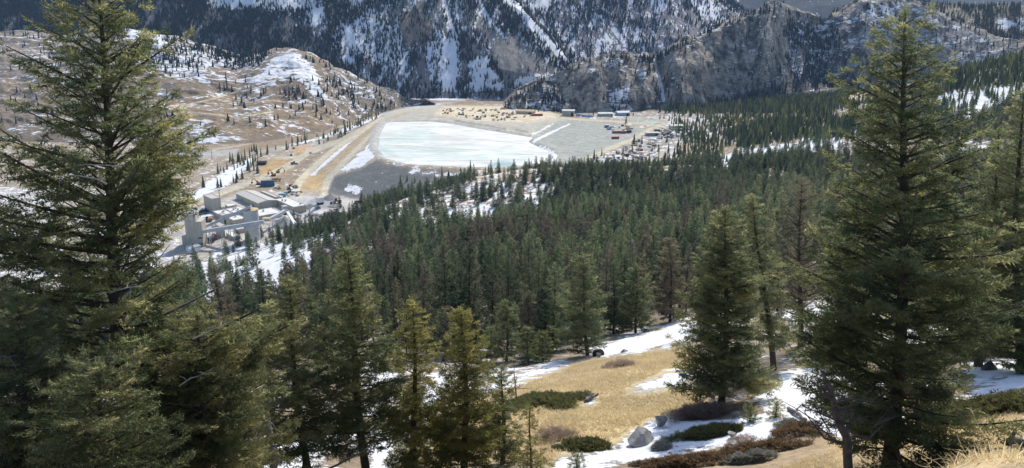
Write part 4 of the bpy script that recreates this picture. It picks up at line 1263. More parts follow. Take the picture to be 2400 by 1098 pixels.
def building(label, npx, tpy, bpy_, lpx, rpx, roof='flat', wall=None, top=None, name='plant_building', doors=0, vents=0, group=None, slot=False):
    n, lx, wy, h = footprint(npx, tpy, bpy_, lpx, rpx)
    c = n - AX * lx / 2 + AY * wy / 2
    t = thing(name, label, 'building', c, YAW, group)
    g = Geo().box((0, 0, 0), (lx, wy, h))
    for k in range(int(lx // 6)):                       # corner and bay trims
        g.box((-lx / 2 + 3 + k * 6, -wy / 2 - .06, 0), (.25, .12, h - .02))
    g.obj('wall', wall or M_WALL, t)
    g = Geo()
    if roof == 'gable':
        g.gable((0, 0, h), (lx, wy), wy * .09, 0, .5)
        g.box((0, 0, h + wy * .09 - .05), (lx, .6, .25))
    elif roof == 'shed':
        g.add(np.array([[-lx / 2 - .3, -wy / 2 - .3, h], [lx / 2 + .3, -wy / 2 - .3, h], [lx / 2 + .3, wy / 2 + .3, h + .16 * wy], [-lx / 2 - .3, wy / 2 + .3, h + .16 * wy],
                        [-lx / 2 - .3, wy / 2 + .3, h], [lx / 2 + .3, wy / 2 + .3, h]]), [[0, 3, 4], [1, 5, 2]], [[0, 1, 2, 3], [3, 2, 5, 4], [0, 4, 5, 1]])
    else:
        g.box((0, 0, h), (lx + .3, wy + .3, .35))
        for sx, sy, dx, dy in ((0, wy / 2, lx + .5, .3), (0, -wy / 2, lx + .5, .3), (lx / 2, 0, .3, wy - .2), (-lx / 2, 0, .3, wy - .2)):
            g.box((sx, sy, h + .3), (dx, dy, .35))
    g.obj('roof', top or M_ROOFW, t)
    r = np.random.default_rng(int(npx))
    for k in range(doors):
        x = -lx / 2 + lx * (k + .5) / doors
        Geo().box((x, -wy / 2 - .12, 0.2), (3.4, .16, min(4, h * .5))).obj('door', M_GREYP, t)
    for k in range(vents):
        q = Geo().cyl((0, 0, 0), .7, 1.3, 10).cyl((0, 0, 1.3), 1.0, .35, 10)
        q.obj('roof_vent', M_STEEL, t, (r.uniform(-.4, .4) * lx, r.uniform(-.3, .3) * wy, h + .3))
    if slot:
        Geo().box((lx / 2 + .1, 0, h * .22), (.2, wy * .35, h * .62)).obj('opening', M_BLACK, t)
    return t


building('large grey hall with a long pale pitched metal roof, biggest of the mine plant', 606.5, 476.5, 491.5, 50, 42, 'gable', M_WALL, M_ROOF, doors=2)
building('low annex with pale roof at the back of the large grey hall', 646, 464, 471, 34, 10, 'flat', M_WALL, M_ROOF)
building('grey windowless block tower standing left of the large grey hall', 499.5, 468, 502, 17.5, 19.5, 'flat', M_WALL, M_ROOF)
building('low grey link building between the block tower and the large hall', 521, 487, 493, 18, 5, 'flat', M_WALL, M_ROOFW)
building('small flat roofed box in front of the large grey hall', 536, 485, 491, 8, 19, 'flat', M_WALL2, M_ROOFW)
building('low flat roofed building with snowy roof in the middle of the plant', 518, 506, 516, 16, 26, 'flat', M_STEEL, M_ROOFW, vents=2)
building('wide flat snowy roof behind the inclined conveyor', 548, 500, 509, 16, 32, 'flat', M_WALL, M_ROOFW, vents=3)
building('small grey tower with a dark slot in the middle of the plant', 523.5, 507, 531, 7.5, 10, 'flat', M_WALL, M_ROOF, slot=True)
building('flat roofed building with a round rooftop unit, left of the silo', 548.6, 518, 529, 13, 27, 'flat', M_WALL, M_ROOFW, vents=1)
building('long low wing running from the block tower toward the front tower', 471, 513, 521, 7, 29, 'flat', M_WALL, M_ROOFW)
building('low building behind the silo with a long pale roof', 610, 508, 517, 22, 50, 'flat', M_WALL, M_ROOFW, vents=2)
building('wide low building with three roof vents at the foot of the stockpile ramps', 690, 487, 502, 42, 28, 'flat', M_WALL2, M_ROOFW, vents=3)
building('narrow transfer tower carrying the long level conveyor', 519, 531, 558, 12, 9, 'shed', M_WALL2, M_ROOF)
building('low grey store under the long level conveyor', 558, 540, 548, 8, 19, 'flat', M_WALL, M_ROOF)
building('pair of low boxes in front of the silo beside the trees', 548, 557, 564, 16, 15, 'flat', M_WALL2, M_ROOFW)
building('small white shed with pale blue roof at the foot of the front tower', 447, 584, 595, 9, 23, 'shed', M_WHITE, M_STEEL, name='shed')
building('pale building half hidden behind the huge left fir', 120, 700, 716, 24, 30, 'gable', M_WHITE, M_ROOFW, name='shed')
building('white roofed hall seen through the limbs of the huge left fir', 255, 560, 572, 30, 36, 'gable', M_WALL2, M_ROOFW, name='shed')

# front tower: low annex, broad body, tall head
n, _, _, h = footprint(478, 521, 579, 36, 7)
tdep = n[1] * CP - n[2] * SP
lx, wy, TY = 36 * tdep / FPX / .95, 10.0, R(4)
t = thing('mill_tower', 'tall stepped grey tower at the front of the mine plant', 'tower', n, TY)
Geo().box((-lx / 2, wy / 2, 0), (lx, wy, h)).obj('wall', M_WALL, t)
Geo().box((-lx / 2, wy / 2, h), (lx + .4, wy + .4, .4)).obj('roof', M_ROOF, t)
hx, hw, h2 = -lx * .66, lx * .66, float(P(452, 504, n[1])[2] - n[2])
g = Geo().box((hx, wy * .45, h + .2), (hw, wy * .86, h2 - h))
for k in range(4):
    g.box((hx - hw / 2 + hw * (k + .5) / 4, wy * .02 - .05, h + .4), (.18, .1, h2 - h - .4))
g.obj('tower_head', M_WALL, t)
Geo().gable((hx, wy * .45, h2 + .2), (hw, wy * .86), 1.6, 0, .3).obj('roof', M_ROOF, t)
Geo().box((hx + hw * .2, wy * .02 - .12, h + 1), (hw * .3, .2, (h2 - h) * .6)).obj('panel', M_ROOF, t)
Geo().box((-lx * 1.17, wy / 2 + 1, 0), (lx * .32, wy * .8, h * .42)).obj('wall', M_WALL, t)
Geo().box((-lx * 1.17, wy / 2 + 1, h * .42), (lx * .34, wy * .84, .35)).obj('roof', M_ROOF, t)
for zf in (.10, .34):
    for k in range(3):
        w = Geo().box((-lx * (.07 + .085 * k), -.12, h * zf), (lx * .06, .14, h * .06)).obj('window', M_GLASSD, t)
        Geo().box((-lx * (.07 + .085 * k), -.15, h * zf - .15), (lx * .066, .2, .15)).obj('sill', M_WHITE, w)

# silo
b = hit(593.5, 563, 300)
dep = b[1] * CP - b[2] * SP
sr, sh = 17.3 * dep / FPX, float(P(593.5, 491, b[1])[2] - b[2])
t = thing('silo', 'round pale concrete silo banded with hoops, in front of the conveyors', 'silo', b - [0, 0, .5])
Geo().cyl((0, 0, 0), sr, sh, 40).obj('tank', M_CONC, t, None, False)
g = Geo()
for k in range(17):
    g.cyl((0, 0, 1.2 + k * sh / 17), sr + .06, .18, 40)
g.obj('hoop', M_STEEL, t)
Geo().cyl((0, 0, sh), sr + .25, .5, 40).cyl((0, 0, sh + .5), sr * .96, 1.0, 40, sr * .3).obj('roof', M_TANP, t)
g = Geo()
for s in (-.3, .3):
    g.beam((sr * .55 + s, -sr * .9, 0), (sr * .55 + s, -sr * .9, sh + 1), .1, .1)
for k in range(int(sh / .8)):
    g.beam((sr * .55 - .3, -sr * .9, k * .8), (sr * .55 + .3, -sr * .9, k * .8), .08, .08)
g.obj('ladder', M_STEEL, t)


def conveyor(label, a, b, w=2.6, legs=4, mat=None, bent=True):
    a, b = P(*a), P(*b)
    t = thing('conveyor', label, 'conveyor', (a + b) / 2)
    o = (a + b) / 2
    g = Geo().beam(a - o, b - o, w, w * .8)
    d = (b - a) / np.linalg.norm(b - a)
    g.beam(a - o + [0, 0, w * .5], b - o + [0, 0, w * .5], w * 1.12, .2)
    for s in np.arange(0, 1, 3.0 / np.linalg.norm(b - a)):
        p = a + (b - a) * s - o
        g.beam(p - d * .12, p + d * .12, w * 1.08, w * .88)
    g.obj('gallery', mat or M_STEEL, t)
    sd = np.cross(d, [0, 0, 1])
    sd /= np.linalg.norm(sd)
    for k in range(legs):
        p = a + (b - a) * ((k + .5) / legs)
        z = float(gz(p[0], p[1])) - .5
        if p[2] - z < 2.5:
            continue
        g = Geo()
        for s in (-1, 1):
            g.beam(p + sd * s * w * .4 - o - [0, 0, w * .4], [*(p + sd * s * w * .75)[:2] - o[:2], z - o[2]], .35, .35)
        for f in (.3, .65):
            zz = z + (p[2] - z) * f
            g.beam([*(p - sd * w * .6)[:2] - o[:2], zz - o[2]], [*(p + sd * w * .6)[:2] - o[:2], zz - o[2]], .25, .25)
        g.obj('support', M_STEEL, t)
    return t


conveyor('long level conveyor gallery crossing in front of the silo', (476, 543.5, 561), (619, 521, 562), 2.6, 5)
conveyor('inclined blue grey conveyor climbing from the front tower to the silo top', (480, 533, 578), (589, 485, 574), 2.2, 3)
conveyor('conveyor rising from the silo side to the crusher head above the stockpile', (632, 515, 604), (668, 495.5, 632), 2.4, 2)
conveyor('short conveyor falling right from the crusher head', (673, 495, 634), (706, 507, 640), 2.0, 2)
conveyor('steep pale stacker belt lying down the stockpile front', (674, 499, 630), (693, 530, 606), 2.0, 1, M_WHITE)
conveyor('thin conveyor between the second crusher and the flat loading bin', (748, 478, 676), (716, 506, 640), 1.8, 2)

# trestle tower at the right end of the level conveyor
b = hit(634, 553, 300)
t = thing('trestle', 'open steel trestle at the right end of the level conveyor', 'trestle', b)
g = Geo()
hh = float(P(634, 519, b[1])[2] - b[2])
for i in range(4):
    for j in range(2):
        g.beam((-5 + i * 3.3, j * 3.5, -.5), (-5 + i * 3.3, j * 3.5, hh), .32, .32)
for q in range(1, 5):
    for j in range(2):
        g.beam((-5, j * 3.5, hh * q / 4), (4.9, j * 3.5, hh * q / 4), .25, .3)
    for i in range(3):
        g.beam((-5 + i * 3.3, 0, hh * (q - 1) / 4), (-1.7 + i * 3.3, 0, hh * q / 4), .16, .16)
g.obj('frame', M_STEEL, t)
Geo().box((-2.5, 1.75, hh), (5.5, 4.6, 2.2)).obj('cabin', M_WALL2, t)


def heap(label, px, py, wpx, hgt, mat, seed, name='stockpile', cat='stockpile', depth=1.0, sharp=True):
    b = hit(px, py, 300)
    dep = b[1] * CP - b[2] * SP
    r_ = wpx / 2 * dep / FPX
    th, rr = np.meshgrid(np.arange(40) * 2 * pi / 40, np.r_[0.0, np.linspace(.08, 1.08, 16)], indexing='ij')
    x, y = rr * np.cos(th), rr * np.sin(th)
    f = 1 + .35 * fbm(x * 1.3 + seed * 5, y * 1.3 + seed * 3, 4)
    z = np.maximum(0, 1 - rr * f) if sharp else np.maximum(0, 1 - (rr * f) ** 2)
    z = z * hgt + fbm(x * 6 + seed, y * 6, 4) * hgt * .07 - .4 * (rr > 1)
    V = np.stack([x * r_, y * r_ * depth, z], -1).reshape(-1, 3)
    i, j = np.meshgrid(np.arange(40), np.arange(16), indexing='ij')
    k = (i + 1) % 40
    Q = np.stack([i * 17 + j, i * 17 + j + 1, k * 17 + j + 1, k * 17 + j], -1).reshape(-1, 4)
    o = link(name, mesh(name, V, Q, [mat], None, None, True), None, b)
    return tag(o, label, cat)


heap('grey cone of crushed rock below the crusher head', 670, 530, 62, 8.5, M_PILEP, 1)
heap('dark slate stockpile behind the second crusher', 776, 466, 46, 5, M_PILE, 2)
heap('long dark grey stockpile left of the second crusher', 728, 487, 46, 3.4, M_PILE, 3, depth=.7)
heap('low grey rock pile in front of the dark slate stockpile', 785, 484, 40, 2.2, M_PILE, 4, depth=.7)
heap('small pale gravel heap beside the loading yard', 738, 512, 24, 2.2, M_PILEP, 5)


def crusher(label, px, base, top, w, mat):
    b = hit(px, base, 300)
    h_ = float(P(px, top, b[1])[2] - b[2])
    t = thing('crusher', label, 'crusher', b, YAW)
    Geo().box((0, 0, h_ * .55), (w, w * .9, h_ * .45)).obj('housing', mat, t)
    Geo().box((0, 0, h_), (w * 1.1, w, .4)).obj('roof', M_ROOF, t)
    Geo().box((0, 0, h_ * .3), (w * .8, w * .7, h_ * .25), 0, 1.2).obj('hopper', M_BLACK, t)
    for sx in (-1, 1):
        for sy in (-1, 1):
            Geo().beam((sx * w * .42, sy * w * .36, -.5), (sx * w * .42, sy * w * .36, h_ * .56), .4, .4).obj('leg', M_STEEL, t)
    return t


crusher('pale crusher head on legs above the grey stockpile cone', 669, 512, 484, 4.0, M_CONC)
crusher('crusher with white housing and black mouth right of the plant', 751, 486, 464, 5.5, M_WHITE)


# ------------------------------------------------------------------ vehicles and stored goods
def at_px(px, py):
    p = hit(px, py, 300)
    return p


def wheel(parent, x, y, r_):
    g = Geo()
    g.tube([[x, y - .15, r_], [x, y + .15, r_]], r_, 10)
    w = g.obj('wheel', M_TYRE, parent)
    Geo().tube([[x, y - .17, r_], [x, y + .17, r_]], r_ * .5, 8).obj('rim', M_STEEL, w)


def car_proto(label, mat, pick=False):
    t = thing('pickup_truck' if pick else 'car', label, 'pickup' if pick else 'car')
    g = Geo()
    g.box((0, 0, .45), (4.9 if pick else 4.4, 1.85, .6), 0, .97)
    if pick:
        g.box((-1.5, .85, 1.05), (1.8, .1, .35)).box((-1.5, -.85, 1.05), (1.8, .1, .35))
    g.obj('body', mat, t)
    Geo().box((.35 if pick else -.2, 0, 1.03), (1.9 if pick else 2.5, 1.7, .62), 0, .78).obj('window', M_GLASSD, t)
    Geo().box((.35 if pick else -.2, 0, 1.65), (1.5 if pick else 1.9, 1.3, .07)).obj('roof', mat, t)
    for x in (-1.4, 1.4):
        for y in (-.82, .82):
            wheel(t, x, y, .38)
    return t


def lorry(label, px, py, mat, rz=0.0, s=1.0, load=None):
    t = thing('lorry', label, 'truck', at_px(px, py), rz)
    t.scale = (s, s, s)
    Geo().box((3.4, 0, .9), (2.2, 2.4, 2.1), 0, .93).obj('cab', mat, t)
    Geo().box((4.35, 0, 1.9), (.12, 2.0, .8)).obj('windscreen', M_GLASSD, t)
    Geo().box((0, 0, .8), (9, 2.1, .35)).obj('chassis', M_DKGREY, t)
    g = Geo().box((-1.2, 0, 1.2), (6.0, 2.5, .2))
    for y in (-1.2, 1.2):
        g.box((-1.2, y, 1.4), (6.0, .12, 1.3))
    g.box((-4.1, 0, 1.4), (.12, 2.4, 1.3)).box((1.75, 0, 1.4), (.12, 2.4, 1.6))
    g.obj('bed', load or mat, t)
    for x in (-3.3, -2.1, 3.2):
        for y in (-1.05, 1.05):
            wheel(t, x, y, .55)
    return t


def excavator(label, px, py, mat, rz=0.0, s=1.0):
    t = thing('excavator', label, 'excavator', at_px(px, py), rz)
    t.scale = (s, s, s)
    for y in (-1.1, 1.1):
        g = Geo()
        g.tube([[-1.8, y, .5], [1.8, y, .5]], .1, 4).box((0, y, .15), (3.4, .6, .8)).box((0, y, 0), (2.6, .6, 1.05))
        g.obj('track', M_TYRE, t)
    Geo().box((-.5, 0, 1.2), (3.2, 2.5, 1.2)).obj('body', mat, t)
    c = Geo().box((.7, .75, 2.4), (1.4, 1.1, 1.1), 0, .9).obj('cab', M_GLASSD, t)
    Geo().box((.7, .75, 3.5), (1.4, 1.1, .1)).obj('roof', mat, c)
    Geo().beam((1, -.2, 2.0), (3.6, -.2, 5.2), .5, .7).beam((3.6, -.2, 5.2), (5.6, -.2, 4.4), .5, .6).obj('boom', mat, t)
    Geo().beam((5.6, -.2, 4.5), (6.4, -.2, 1.8), .4, .5).obj('arm', mat, t)
    Geo().box((6.3, -.2, .7), (1.2, 1.3, 1.1), 0, 1.2).obj('bucket', M_DKGREY, t)
    return t


def loader(label, px, py, mat, rz=0.0, s=1.0):
    t = thing('wheel_loader', label, 'loader', at_px(px, py), rz)
    t.scale = (s, s, s)
    Geo().box((-1.6, 0, 1.0), (3.4, 2.4, 1.5), 0, .92).obj('body', mat, t)
    Geo().box((.3, 0, 1.6), (1.5, 1.7, 1.9), 0, .88).obj('cab', M_GLASSD, t)
    for y in (-.7, .7):
        Geo().beam((.8, y, 1.7), (3.4, y, .9), .3, .4).obj('lift_arm', mat, t)
    Geo().add(np.array([[3.2, -1.5, .1], [3.2, 1.5, .1], [4.4, 1.5, .1], [4.4, -1.5, .1], [3.1, -1.5, 1.4], [3.1, 1.5, 1.4], [3.5, 1.5, 1.5], [3.5, -1.5, 1.5]]),
              None, [[3, 2, 1, 0], [4, 5, 6, 7], [0, 1, 5, 4], [1, 2, 6, 5], [2, 3, 7, 6], [3, 0, 4, 7]]).obj('bucket', M_DKGREY, t)
    for x in (-1.9, 1.3):
        for y in (-1.2, 1.2):
            wheel(t, x, y, .85)
    return t


def container(label, px, py, mat, rz=0.0, ln=12.0, s=1.0, group=None, z=0.0, cat='container'):
    t = thing('shipping_container', label, cat, at_px(px, py) + [0, 0, z], rz, group)
    t.scale = (s, s, s)
    g = Geo().box((0, 0, 0), (ln, 2.4, 2.6))
    for k in range(int(ln / .6)):
        for y in (-1.22, 1.22):
            g.box((-ln / 2 + .4 + k * .6, y, .15), (.25, .1, 2.3))
    g.obj('body', mat, t)
    for y in (-.6, .6):
        Geo().box((ln / 2 + .05, y, .12), (.1, 1.1, 2.35)).obj('door', mat, t)
    return t


excavator('orange excavator standing on the haul road above the blue containers', 641, 413, M_ORANGE, R(150), 1.15)
excavator('rust brown excavator with bent arm left of the blue containers', 606, 433, M_ORANGE, R(170), 1.1)
excavator('yellow excavator at the upper end of the tan field by the haul road', 652, 405, M_YELLOW, R(20), 1.0)
loader('tan wheel loader beside the dark slate stockpile', 789, 477, M_YELLOW, R(200), 1.3)
loader('small dark loader on the haul road above the tan field', 689, 386, M_DKGREY, R(30), 1.0)
loader('orange red loader on the snowy yard below the block tower', 487, 520, M_ORANGE, R(200), 1.2)
lorry('bright red lorry parked at the top edge of the forest by the dam', 844, 479, M_RED, R(10), 1.15)
lorry('dark red lorry standing under the long conveyor by the transfer tower', 503, 560, M_RED, R(120), 1.0)
lorry('black lorry beside the dark red one under the long conveyor', 490, 568, M_DKGREY, R(160), 1.0)
lorry('red and white lorry in the loading yard right of the plant', 774, 505, M_RED, R(15), 1.2, M_WHITE)
lorry('white lorry left of the red and white one in the loading yard', 742, 508, M_WHITE, R(-20), 1.0)
lorry('orange lorry parked behind the blue containers', 648, 425, M_ORANGE, R(12), 1.0)
container('dark blue container, lower one of the stacked pair beside the haul road', 627, 437, M_BLUE, R(8), 12, 1.1, 'blue containers')
container('dark blue container resting on top of the other blue one', 628, 437, M_BLUE, R(8), 11, 1.1, 'blue containers', 2.87)
container('teal green container in the plant yard beside the large hall', 662, 461, M_TEAL, R(10), 6, 1.1)
container('long red container in the middle of the right hand tailings yard', 1451, 313, M_RED, R(4), 15, 1.15)
container('dark red container below the long red one on the tailings yard', 1442, 326, M_RED, R(4), 8, 1.1)
container('flat red container at the right end of the cream storage yard', 1259, 272, M_RED, R(3), 14, 1.1)


def yard_shed(label, px, py, lx, wy, h_, wall, top, rz=0.0, name='shed', door=True):
    t = thing(name, label, 'shed', at_px(px, py) - [0, 0, .3], rz)
    Geo().box((0, 0, 0), (lx, wy, h_)).obj('wall', wall, t)
    Geo().gable((0, 0, h_), (lx, wy), wy * .16, 0, .5).obj('roof', top, t)
    if door:
        Geo().box((lx * .3, -wy / 2 - .1, .1), (lx * .17, .15, h_ * .7)).obj('door', M_BLACK, t)
    return t


yard_shed('square tan shed with a black doorway at the foot of the cliff', 1332, 272, 17, 9, 8, M_WALL2, M_ROOFW, R(-6))
yard_shed('long timber coloured shed at the far edge of the cream storage yard', 1232, 267, 26, 12, 4.5, M_TANP, M_TANP, R(-14))
yard_shed('pale teal shed, left one below the frozen waterfall', 1418, 272, 20, 10, 4, M_TEAL, M_ROOFW, R(2), door=False)
yard_shed('pale blue shed, right one below the frozen waterfall', 1459, 271, 18, 12, 5, M_SKYB, M_ROOFW, R(12))
yard_shed('brown workshop at the right end of the supply yard', 1584, 303, 16, 9, 5, M_TANP, M_ROOFW, R(12))
yard_shed('grey office trailer at the left end of the supply yard', 1528, 318, 15, 6, 4, M_GREYP, M_ROOFW, R(4))
yard_shed('white roofed trailer beside the left valley road', 436, 356, 18, 7, 4, M_SKYB, M_ROOFW, R(2))
yard_shed('small brown cabin on the flat by the river snow', 614, 386, 9, 7, 3.5, M_BARK, M_BARK, R(2))
for k, (px, py) in enumerate([(1356, 272), (1370, 274), (1384, 275)]):
    o = Geo().lump((0, 0, 1.2), (9, 5, 4.5), k, .22, 12).obj('tarp_heap', M_SKYB, None, at_px(px, py), True)
    tag(o, 'heap under a sky blue tarp right of the square tan shed', 'tarp heap', 'blue tarp heaps by the cliff')


def pallet_stack(mat):
    g = Geo()
    for k in range(5):
        for s in (-1.2, 0, 1.2):
            g.box((s, 0, k * .55), (.25, 2.6, .2))
        g.box((0, 0, k * .55 + .2), (2.9, 2.6, .24))
    return g.mesh('pallet_stack', mat)


def pipe_bundle(mat):
    g = Geo()
    for k in range(3):
        for j in range(5 - k):
            y = (j - (4 - k) / 2) * .62
            g.tube([[-4, y, .35 + k * .55], [4, y, .35 + k * .55]], .3, 8)
    for x in (-2.5, 2.5):
        g.box((x, 0, -.02), (.3, 3.4, .12))
    return g.mesh('pipe_bundle', mat)


def machine(mat):
    g = Geo()
    g.box((0, 0, .5), (3.6, 2, 1.2), 0, .9).box((.8, 0, 1.7), (1.3, 1.5, 1.2), 0, .85).beam((1.6, 0, 1.2), (3.4, 0, 2.2), .4, .5).box((-1.5, 0, 1.7), (.5, .6, .8))
    for x in (-1.2, 1.2):
        for y in (-1, 1):
            g.tube([[x, y - .2, .5], [x, y + .2, .5]], .5, 8)
    return g.mesh('machine', mat)


def crate(mat):
    g = Geo().box((0, 0, 0), (3.4, 2.2, 2.0))
    for x in (-1.55, -.5, .5, 1.55):
        for y in (-1.13, 1.13):
            g.box((x, y, 0), (.25, .08, 2.0))
    g.box((0, 0, 2.0), (3.6, 2.4, .14))
    return g.mesh('crate', mat)


def rubble(mat):
    g = Geo()
    for k in range(6):
        g.lump((random.uniform(-2, 2), random.uniform(-1.5, 1.5), .4), (random.uniform(1.2, 2.8), random.uniform(1, 2), random.uniform(.8, 1.8)), k + 3, .3, 6)
    return g.mesh('scrap_heap', mat)


STORE = {'pallet_stack': (pallet_stack, 'pallet stack'), 'pipe_bundle': (pipe_bundle, 'pipe bundle'), 'machine': (machine, 'machine'), 'crate': (crate, 'crate'), 'scrap_heap': (rubble, 'scrap heap')}
COLS = {'tan': M_TANP, 'white': M_WHITE, 'orange': M_ORANGE, 'dark grey': M_DKGREY, 'yellow': M_YELLOW, 'grey': M_GREYP, 'blue': M_SKYB, 'red': M_RED}
SMESH = {}
YARDS = [([(1030, 256), (1100, 253), (1200, 257), (1250, 266), (1235, 284), (1150, 285), (1085, 276), (1040, 268)], 105, 'on the cream yard beyond the frozen pond', 'goods stored beyond the pond', [.34, .22, .09, .12, .07, .12, .03, .02], .8),
         ([(1430, 292), (1475, 296), (1480, 315), (1440, 318), (1415, 300)], 16, 'on the grey tailings yard by the long red container', 'goods on the tailings yard', [.1, .3, 0, .3, 0, .2, .1, 0], 1.1),
         ([(1465, 336), (1540, 326), (1550, 340), (1530, 372), (1440, 384), (1400, 390), (1440, 362)], 95, 'in the supply yard between the tailings and the forest', 'goods in the lower supply yard', [.24, .30, .06, .12, .03, .18, .05, .02], .8),
         ([(1530, 303), (1600, 298), (1640, 315), (1600, 330), (1540, 326)], 58, 'in the upper supply yard near the brown workshop', 'goods in the upper supply yard', [.2, .28, .03, .2, .02, .2, .05, .02], .9),
         ([(640, 442), (700, 436), (705, 452), (690, 472), (655, 472)], 26, 'in the plant yard behind the large grey hall', 'goods in the plant yard', [.15, .3, .06, .2, .05, .16, .05, .03], .9),
         ([(762, 500), (806, 492), (812, 508), (770, 520)], 14, 'in the loading yard under the second crusher', 'goods in the loading yard', [.1, .3, .08, .2, .03, .1, .04, .15], .9)]
ry = np.random.default_rng(15)
for poly_, n_, where, grp, pr, sc in YARDS:
    pa = np.array(poly_, float)
    k = 0
    while k < n_:
        px, py = ry.uniform(pa[:, 0].min(), pa[:, 0].max()), ry.uniform(pa[:, 1].min(), pa[:, 1].max())
        if poly_sd(np.array([px]), np.array([py]), pa)[0] > 0:
            continue
        k += 1
        cn = ry.choice(list(COLS), p=np.array(pr) / sum(pr))
        kd = ry.choice(list(STORE), p=[.3, .2, .18, .16, .16])
        if (kd, cn) not in SMESH:
            SMESH[kd, cn] = STORE[kd][0](COLS[cn])
        o = link(kd, SMESH[kd, cn], None, at_px(px, py) - [0, 0, .1])
        o.rotation_euler = (0, 0, ry.choice([R(8), R(-82), R(30)]) + ry.normal(0, .1))
        s = sc * ry.uniform(.7, 1.4)
        o.scale = (s, s, s * ry.uniform(.7, 1.2))
        tag(o, f'{cn} {STORE[kd][1]} {where}', STORE[kd][1], grp + ', ' + cn)

CARS = [(car_proto, 'white', M_WHITE, 0), (car_proto, 'dark', M_DKGREY, 0), (car_proto, 'blue', M_BLUE, 0), (car_proto, 'red', M_RED, 1), (car_proto, 'white', M_WHITE, 1), (car_proto, 'grey', M_GREYP, 1)]
LOTS = [([(424, 505), (450, 492), (486, 486), (492, 500), (450, 514)], 26, 'on the snowy lot beside the block tower', 'cars beside the block tower'),
        ([(60, 640), (330, 590), (380, 640), (120, 700)], 46, 'on the lot seen through the huge left fir', 'cars behind the left fir'),
        ([(650, 350), (760, 340), (740, 360), (690, 372)], 3, 'on the haul road below the brown hill', 'cars on the haul road')]
protos = {}
for poly_, n_, where, grp in LOTS:
    pa = np.array(poly_, float)
    k = 0
    while k < n_:
        px, py = ry.uniform(pa[:, 0].min(), pa[:, 0].max()), ry.uniform(pa[:, 1].min(), pa[:, 1].max())
        if poly_sd(np.array([px]), np.array([py]), pa)[0] > 0:
            continue
        k += 1
        q = int(ry.choice(6, p=[.25, .25, .12, .1, .18, .1]))
        f, cn, m, pk = CARS[q]
        lab = f'{cn} {"pickup" if pk else "car"} parked {where}'
        p = at_px(px, py) + [0, 0, .05]
        rz = R(-50) + ry.choice([0, pi]) + ry.normal(0, .06)
        if q not in protos:
            t = protos[q] = f(lab, m, pk)
            t.location, t.rotation_euler = p, (0, 0, rz)
            t['group'] = grp + ', ' + cn
        else:
            dup(protos[q], p, rz, 1.0, lab, grp + ', ' + cn)

for k, (px, py, tp, lab) in enumerate([(461, 392, 366, 'thin timber utility pole beside the river snow'), (497, 372, 350, 'thin utility pole at the bend of the left valley road'), (515, 466, 445, 'utility pole behind the block tower')]):
    b = at_px(px, py)
    h_ = float(P(px, tp, b[1])[2] - b[2])
    t = thing('utility_pole', lab, 'pole', b)
    Geo().tube([[0, 0, -.5], [0, 0, h_]], [.28, .2], 8).obj('post', M_BARK, t)
    Geo().box((0, 0, h_ - 1), (2.6, .2, .25)).obj('crossarm', M_BARK, t)


# ------------------------------------------------------------------ the open slope in front: rocks, dead wood, shrubs, grass
M_ROCK = plain('lichen_rock', (.27, .265, .255), .95, .45, 2.2)
M_ROCKD = plain('dark_rock', (.10, .095, .09), .95, .4, 3)
M_JUN = foliage('juniper_needles', (.035, .042, .016), (.085, .088, .034), (.16, .14, .06), .4)
M_JUNB = foliage('brown_juniper_needles', (.055, .036, .022), (.12, .08, .045), (.18, .14, .075), .4)
M_SAGE = foliage('sagebrush_leaves', (.11, .115, .10), (.20, .20, .175), (.30, .29, .25), .25)
M_TWIG = foliage('bare_twigs', (.12, .085, .07), (.20, .15, .125), (.30, .24, .19), .35)
M_GRASS = foliage('dry_grass_blades', (.33, .265, .15), (.52, .435, .27), (.68, .585, .40), .4)
M_STALK = plain('dry_stalk', (.55, .42, .22), .8, .25, 8)


def feet(px, py):
    return hit(px, py, 4)


def rock(label, px, py, d, seed, mat=None, rz=0.0, tilt=0.0, name='boulder', sink=.25, group=None):
    g = Geo()
    g.lump((0, 0, d[2] * (.5 - sink)), np.array(d) * 1.25, seed, .30, 26)
    V = g.V[0]
    q = fbm(V[:, 0] * 2.2 + seed, V[:, 1] * 2.2 + V[:, 2] * 1.7, 5, .6)
    V *= (1 + .10 * q[:, None])
    rr = np.random.default_rng(seed)
    for _ in range(13):                                 # broken faces
        nn = rr.normal(0, 1, 3) * [1, 1, .8]
        nn /= np.linalg.norm(nn)
        dd = V @ nn
        V -= np.maximum(dd - np.percentile(dd, rr.uniform(68, 86)), 0)[:, None] * nn * .93
    V += .035 * fbm(V[:, 0] * 6 + seed, V[:, 1] * 6 + V[:, 2] * 5, 4, .6)[:, None] * d[2]
    o = g.obj(name, mat or M_ROCK, None, feet(px, py), False)
    o.rotation_euler = (0, tilt, rz)
    return tag(o, label, 'rock', group)


rock('large pale grey boulder with a sloping crack between meadow and snow', 1508, 1034, (2.3, 1.0, 1.5), 3, rz=R(35), tilt=R(-30))
rock('flat lichen grey slab leaning on the large pale boulder', 1548, 1000, (1.5, 1.2, .9), 5, rz=R(20), tilt=R(-18), name='boulder')
rock('small round grey rock lying on the snow below the broad meadow fir', 1618, 1018, (.55, .45, .45), 7, name='rock')
rock('small grey rock at the right end of the green juniper mat', 1714, 1026, (.65, .5, .5), 8, name='rock')
rock('dark stone at the trunk foot of the broad meadow fir', 1662, 978, (.8, .6, .5), 9, M_ROCKD, name='rock')
rock('grey stone right of the trunk foot of the broad meadow fir', 1725, 977, (.6, .5, .35), 10, name='rock')
rock('flat grey stone at the meadow rim below the leaning trunk fir', 1462, 826, (2.0, 1.2, .6), 11, name='rock')
rock('weathered stone sticking out of the upper dry meadow', 1404, 838, (.8, .6, .7), 12, name='rock')
